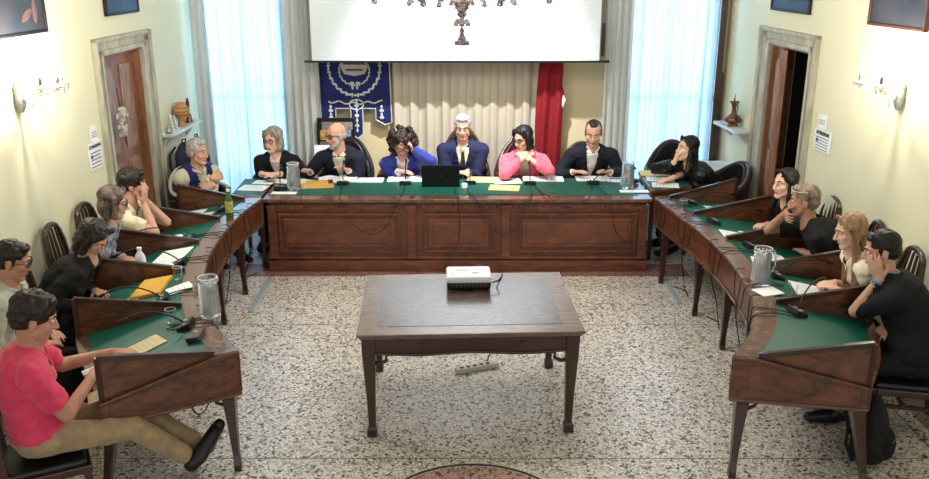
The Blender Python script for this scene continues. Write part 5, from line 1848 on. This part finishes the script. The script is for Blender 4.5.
# ---- panelled desk, left to right
mic(None, -1.93, 8.93, 0, 'black gooseneck microphone before the woman in black jacket', .12, .20, group=None)
mic(None, -1.30, 9.15, 0, 'black gooseneck microphone before the bald bearded man', .12, .20, group=None)
mic(None, -.63, 9.15, 0, 'black gooseneck microphone before the curly-haired woman', .10, .22, group=None)
mic(None, .06, 9.17, 0, 'black gooseneck microphone before the white-haired man, right of the laptop', .08, .24, group=None)
mic(None, .70, 9.15, 0, 'black gooseneck microphone before the woman in pink cardigan', .10, .20, group=None)
mic(None, 1.38, 9.17, 0, 'black gooseneck microphone before the balding man, its neck bent sideways', .06, .12, .25, group=None)
pitcher(-1.78, 8.92, TOPZ + .001, radians(120), 'tall cut-crystal pitcher on the left end of the panelled desk')
pitcher(1.71, 8.98, TOPZ + .001, radians(60), 'tall cut-crystal pitcher on the right end of the panelled desk')
sheet(None, -1.86, 8.77, 88, 'white paper strip at the front left corner of the panelled desk', .09, .26, lines=False)
sheet(None, 1.76, 8.84, 90, 'white paper strip before the right pitcher on the panelled desk', .10, .30, lines=False)
sheet(None, -1.70, 9.22, 60, 'white papers beside the left pitcher near the woman in black jacket', .20, .26)
sheet(None, -2.02, 9.28, 75, 'white sheet under the hands of the woman in black jacket', .18, .26)
open_book(None, -1.38, 9.33, 8, 'open white book before the bald bearded man')
r = root_at('envelope_stack', None, -1.56, 9.06, 10, 'orange envelopes stacked on the panelled desk beside the left pitcher', 'envelopes')
for k in range(3):
    q = MB(); q.box((.012 * k, .008 * k, .006 + .011 * k), (.34 - .03 * k, .22, .009)); q.build('envelope', (M_ENV, M_BEIGE, M_ENV)[k], r)
q = MB(); q.box((.14, .03, .040), (.05, .12, .012)); tag(q.build('red_folder', mat('dark_red_cover', (96, 26, 34), .5)), None); o = bpy.data.objects['red_folder']; o.parent = r
sheet(None, -1.02, 9.30, 0, 'white notepad with black cover right of the open book', .28, .18, th=.012, name='notepad', cat='notepad')
open_book(None, -.62, 9.34, 0, 'open white book read by the curly-haired woman', .44, .22)
r = root_at('laptop', None, -.25, 9.16, 0, 'black laptop with its lid towards the room', 'laptop')
q = MB(); q.box((0, 0, .010), (.40, .26, .018)); q.build('laptop_base', M_BLACK, r, bevel=.004)
q = MB(); q.box((0, -.158, .125), (.40, .008, .25), Matrix.Rotation(radians(12), 3, 'X')); q.build('laptop_lid', M_BLACK, r, bevel=.004)
q = MB(); q.lathe([(.001, 0), (.018, 0), (.018, .002), (.001, .003)], (0, -.160, .125), 20, Matrix.Rotation(radians(102), 3, 'X')); q.build('lid_emblem', mat('emblem_grey', (46, 46, 50), .3), r)
q = MB()
for a in range(5):
    for c in range(12):
        q.box((-.165 + c * .03, -.06 + a * .028, .0205), (.024, .022, .003))
o = q.build('keyboard', mat('key_dark', (34, 34, 38), .5), r); o['kind'] = 'stuff'
r = root_at('white_tin', None, .0, 9.00, 0, 'small white tin on the panelled desk just right of the laptop', 'tin')
q = MB(); q.lathe([(.001, 0), (.032, 0), (.033, .04), (.030, .044), (.001, .044)], seg=20); q.build('tin_body', M_WHITE, r, smooth='auto')
q = MB(); q.tube([(.033 * cos(k * pi / 10), .033 * sin(k * pi / 10), .036) for k in range(20)], .002, 5, closed=True); q.build('tin_lid', M_METAL, r)
sheet(None, .20, 9.33, 86, 'yellow paper sheets under the hands of the white-haired man', .24, .34, M_YELLOW, .006)
sheet(None, .42, 8.98, 82, 'pale yellow sheet near the front edge of the panelled desk', .22, .32, M_YELLOW, .004)
sheet(None, .46, 9.28, 96, 'white sheet with a pen left of the woman in pink cardigan', .24, .30)
sheet(None, .86, 9.36, 88, 'white sheets before the woman in pink cardigan', .20, .44, th=.008)
r = root_at('pen', None, .47, 9.27, 30, 'dark pen lying on the white sheet by the pink cardigan', 'pen', lift=.006)
q = MB(); q.cap((-.07, 0, .005), .005, (.05, 0, .005), .005, 8); q.build('pen_barrel', M_BLACK, r, smooth=True)
q = MB(); q.cap((.05, 0, .005), .0045, (.07, 0, .005), .002, 8); q.build('pen_tip', M_METAL, r, smooth=True)
cup(None, .94, 9.10, 'small clear glass before the woman in pink cardigan')
sheet(None, 1.42, 9.38, 90, 'white document before the balding man in dark blazer', .22, .40, th=.006)
sheet(None, 1.68, 9.33, 84, 'white sheet right of the balding man near the right pitcher', .20, .22)
r = root_at('pen', None, 1.66, 9.36, 5, 'black pen on the white sheet near the right pitcher', 'pen', lift=.006)
q = MB(); q.cap((-.06, 0, .005), .005, (.05, 0, .005), .005, 8); q.build('pen_barrel', M_BLACK, r, smooth=True)
q = MB(); q.cap((.05, 0, .005), .0045, (.065, 0, .005), .002, 8); q.build('pen_tip', M_METAL, r, smooth=True)
cup(None, 1.52, 9.04, 'clear glass left of the right pitcher on the panelled desk', h=.12)
# corner tables
sheet(None, -2.22, 8.98, 82, 'white sheet on the left corner table', .22, .28)
sheet(None, -2.16, 9.22, 80, 'white sheet at the rear of the left corner table', .16, .22)
sheet(None, 2.14, 9.62, 84, 'yellow folder at the rear of the right corner table', .24, .34, M_YELLOW, .008)
sheet(None, 2.14, 9.36, 82, 'white sheet in the middle of the right corner table', .20, .30)
sheet(None, 2.14, 9.10, 80, 'white sheet at the front of the right corner table', .20, .28)
mic(None, 1.80, 9.22, 20, 'black gooseneck microphone between panelled desk and right corner table', .10, .10, .10, group=None)

# ---- left curved desk
DL, DR = DL_, DR_
def lm(x, y, yaw, lb, **k): return mic(DL, x, y, yaw, lb, **k)


mic(DL, -1.84, 5.36, -20, 'black microphone unit in the nearest bay of the left desk', .30, .16, -.12, group=None)
r = root_at('control_box', DL, -1.72, 5.18, -30, 'dark control box by the glass in the nearest bay of the left desk', 'box')
q = MB(); q.box((0, 0, .018), (.13, .09, .034)); q.build('box_body', mat('dark_grey_plastic', (48, 48, 54), .4), r, bevel=.006)
q = MB(); q.lathe([(.014, 0), (.014, .003), (.001, .004)], (.02, 0, .035), 14); q.build('dial', mat('grey_button', (150, 150, 156), .5), r)
cup(DL, -1.97, 5.46, 'clear glass in the nearest bay of the left desk')
pitcher(-1.72, 5.52, .794, radians(170), 'tall cut-crystal pitcher on the rim of the left curved desk')
sheet(DL, -2.06, 5.18, 20, 'beige sheet in the nearest bay of the left desk', .18, .24, M_BEIGE)
sheet(DL, -2.24, 4.96, 10, 'white folded paper by the hands of the man in pink', .20, .24, M_PAPER, .006)
sheet(DL, -2.14, 4.66, -5, 'beige card at the outer corner of the left desk', .13, .16, M_BEIGE, .004)
sheet(DL, -2.52, 5.88, 70, 'printed white papers spread before the bent woman in black', .24, .30, th=.006)
sheet(DL, -2.34, 6.16, 80, 'thick beige folder on the left desk before the woman in black', .22, .34, M_ENV, .022, lines=False, name='folder', cat='folder')
sheet(DL, -2.10, 6.06, 20, 'white sheet near the rim beside the beige folder', .15, .18)
mic(DL, -2.16, 5.86, 0, 'black microphone unit before the bent woman in black', .34, .16, -.06, group=None)
cup(DL, -2.17, 6.26, 'clear glass between the beige folder and the left desk rim')
sheet(DL, -2.42, 6.82, 80, 'long white document before the woman in blue patterned blouse', .26, .44, th=.006)
mic(DL, -2.26, 6.62, 0, 'black microphone unit before the woman in blue patterned blouse', .42, .18, -.05, group=None)
bottle(DL, -2.55, 6.54, 'white plastic bottle beside the long document on the left desk', M_WHITE, M_PAPER, M_WHITE, .22, .040)
sheet(DL, -2.62, 7.36, 82, 'white sheet before the man holding his face in his hands', .22, .34)
mic(DL, -2.38, 7.26, 0, 'black microphone unit before the man holding his face in his hands', .42, .16, -.05, group=None)
sheet(DL, -2.52, 8.08, 85, 'yellow sheet in the empty far bay of the left desk', .18, .26, M_YELLOW)
sheet(DL, -2.66, 8.26, 85, 'white sheet in the empty far bay of the left desk', .20, .30)
mic(DL, -2.34, 8.20, 0, 'black microphone unit in the far bay of the left desk', .42, .16, -.02, group=None)
bottle(DL, -2.20, 7.92, 'green bottle with yellow label on the rim of the left desk', mat('green_plastic', (70, 120, 60), .2, trans=.4), mat('yellow_label', (196, 190, 96), .5, (110, 130, 60), 30), M_WHITE, .26, .036)
# ---- right curved desk
mic(DR, 2.30, 5.64, 20, 'black microphone unit with grey face in the nearest bay of the right desk', .40, .14, -.30, group=None)
cup(DR, 2.39, 5.98, 'clear glass between pitcher and papers on the right desk')
sheet(DR, 2.60, 6.14, 84, 'large white sheet before the blonde woman on the right desk', .28, .36, th=.005)
sheet(DR, 2.21, 5.98, 20, 'white napkin beneath the pitcher on the right desk rim', .15, .18, lines=False, name='napkin', cat='napkin')
pitcher(2.20, 6.13, .794, radians(10), 'tall cut-crystal pitcher on the rim of the right curved desk')
mic(DR, 2.40, 6.36, 0, 'black microphone unit before the blonde woman', .40, .14, -.12, group=None)
sheet(DR, 2.40, 6.66, 78, 'white sheet near the rim before the man in black t-shirt', .18, .26)
sheet(DR, 2.56, 6.86, 86, 'white sheet by the elbow of the man in black t-shirt', .20, .28)
mic(DR, 2.42, 7.08, 0, 'black microphone unit before the man in black t-shirt', .40, .12, -.10, group=None)
sheet(DR, 2.58, 7.46, 84, 'white sheet before the dark-haired woman by the right door', .20, .32)
sheet(DR, 2.36, 7.42, 80, 'white sheet with a dark pen near the rim of the right desk', .18, .24)
mic(DR, 2.30, 7.78, 0, 'black microphone unit before the dark-haired woman by the right door', .42, .14, -.06, group=None)
sheet(DR, 2.52, 8.34, 90, 'white sheet in the far bay of the right desk', .20, .36)
mic(DR, 2.26, 8.48, 0, 'black microphone unit in the far bay of the right desk', .42, .12, .0, group=None)
cup(DR, 2.08, 8.06, 'clear glass on the rim of the right desk near its far end', h=.12)

# ------------------------------------------------------------------ cables
def cable(pts, label, r_=.0045, sm=6):
    P = []
    for i in range(len(pts) - 1):
        for k in range(sm):
            P.append(catmull(pts, i + k / sm))
    P.append(V(pts[-1]))
    q = MB(); q.tube(P, r_, 6)
    return tag(q.build('cable', M_CORD, smooth=True), label, 'cable')


yf = 8.575
cable([(-1.30, 9.09, .792), (-1.28, 8.8, .797), (-1.26, 8.60, .799), (-1.24, yf - .03, .75), (-1.12, yf - .04, .52), (-.95, yf - .04, .42), (-.80, yf - .04, .50), (-.68, yf - .03, .74), (-.65, 8.60, .799), (-.63, 8.85, .797), (-.63, 9.09, .792)], 'black cable looping down the left front panel of the panelled desk')
cable([(.02, 9.11, .792), (.04, 8.8, .797), (.08, 8.60, .799), (.14, yf - .03, .74), (.24, yf - .04, .52), (.40, yf - .04, .42), (.54, yf - .04, .50), (.64, yf - .03, .74), (.68, 8.60, .799), (.70, 9.09, .792)], 'black cable looping across the middle front of the panelled desk')
cable([(.74, 9.09, .792), (.80, 8.75, .797), (.86, 8.60, .799), (.92, yf - .03, .75), (1.06, yf - .03, .70), (1.18, yf - .03, .75), (1.26, 8.60, .799), (1.36, 9.11, .792)], 'black cable sagging just below the front edge left of the balding man')
cable([(1.40, 9.11, .792), (1.43, 8.85, .797), (1.46, 8.60, .799), (1.48, yf - .03, .74), (1.52, yf - .04, .5), (1.62, yf - .04, .36), (1.80, yf - .04, .30), (1.93, yf - .03, .28), (1.98, 8.9, .2)], 'black cable running down the right front panel of the panelled desk')
cable([(-.10, 8.98, .796), (-.09, 8.8, .797), (-.08, 8.60, .799), (-.06, yf - .03, .74), (-.05, yf - .04, .45), (-.08, yf - .04, .30), (-.18, yf - .09, .12), (-.22, 8.5, .010), (-.15, 7.6, .010), (.0, 6.8, .010)], 'black cable dropping from the laptop down the panelled desk to the floor')
k_ = 0
for D, side, us, nm in ((DL, 1, (1.15, 2.75, 4.75, 6.6, 8.6), 'left'), (DR, -1, (1.9, 3.3, 5.2, 7.2, 8.9), 'right')):
    words_ = ('nearest bay', 'second bay', 'middle bay', 'fourth bay', 'far bay')
    for i, u in enumerate(us):
        sag = .25 + .12 * ((i * 7) % 3)
        a = lambda uu, d, z: D.pt(uu, d, z)
        pts = [a(u, .28, surf_z(.28, .85) + .008), a(u, .16, .80), a(u + .1, .06, .80), a(u + .15, -.018, .795), a(u + .18, -.03, .72), a(u + .22, -.035, .5), a(u + .3, .03, sag * .6), a(u + .45, .10, .012), a(u + .8, .14, .010), a(min(10, u + 1.2), .08, .010)]
        cable(pts, 'black microphone cable hanging over the rim at the %s of the %s desk' % (words_[i], nm))
        pts = [a(u - .12, .26, surf_z(.26, .85) + .012), a(u - .14, .14, .802), a(u - .18, .02, .802), a(u - .2, -.03, .76), a(u - .10, -.035, .60), a(u + .25, -.035, .56), a(u + .5, -.035, .66), a(u + .62, -.02, .80), a(u + .66, .05, .806)]
        cable(pts, 'looped black cable on the front apron at the %s of the %s desk' % (words_[i], nm))

for x0, y0, x1, y1, lb in ((-1.96, 7.47, -1.97, 8.36, 'flat grey cable duct on the floor by the left desk legs'), (2.02, 7.67, 2.02, 8.36, 'flat grey cable duct on the floor by the right desk legs')):
    q = MB(); q.hexa([(x0 - .035, y0, .001), (x0 + .035, y0, .001), (x1 + .035, y1, .001), (x1 - .035, y1, .001)], [(x0 - .02, y0, .018), (x0 + .02, y0, .018), (x1 + .02, y1, .018), (x1 - .02, y1, .018)])
    tag(q.build('cable_duct', M_GREYDUCT), lb, 'cable duct')

bpy.data.scenes.remove(WORK)
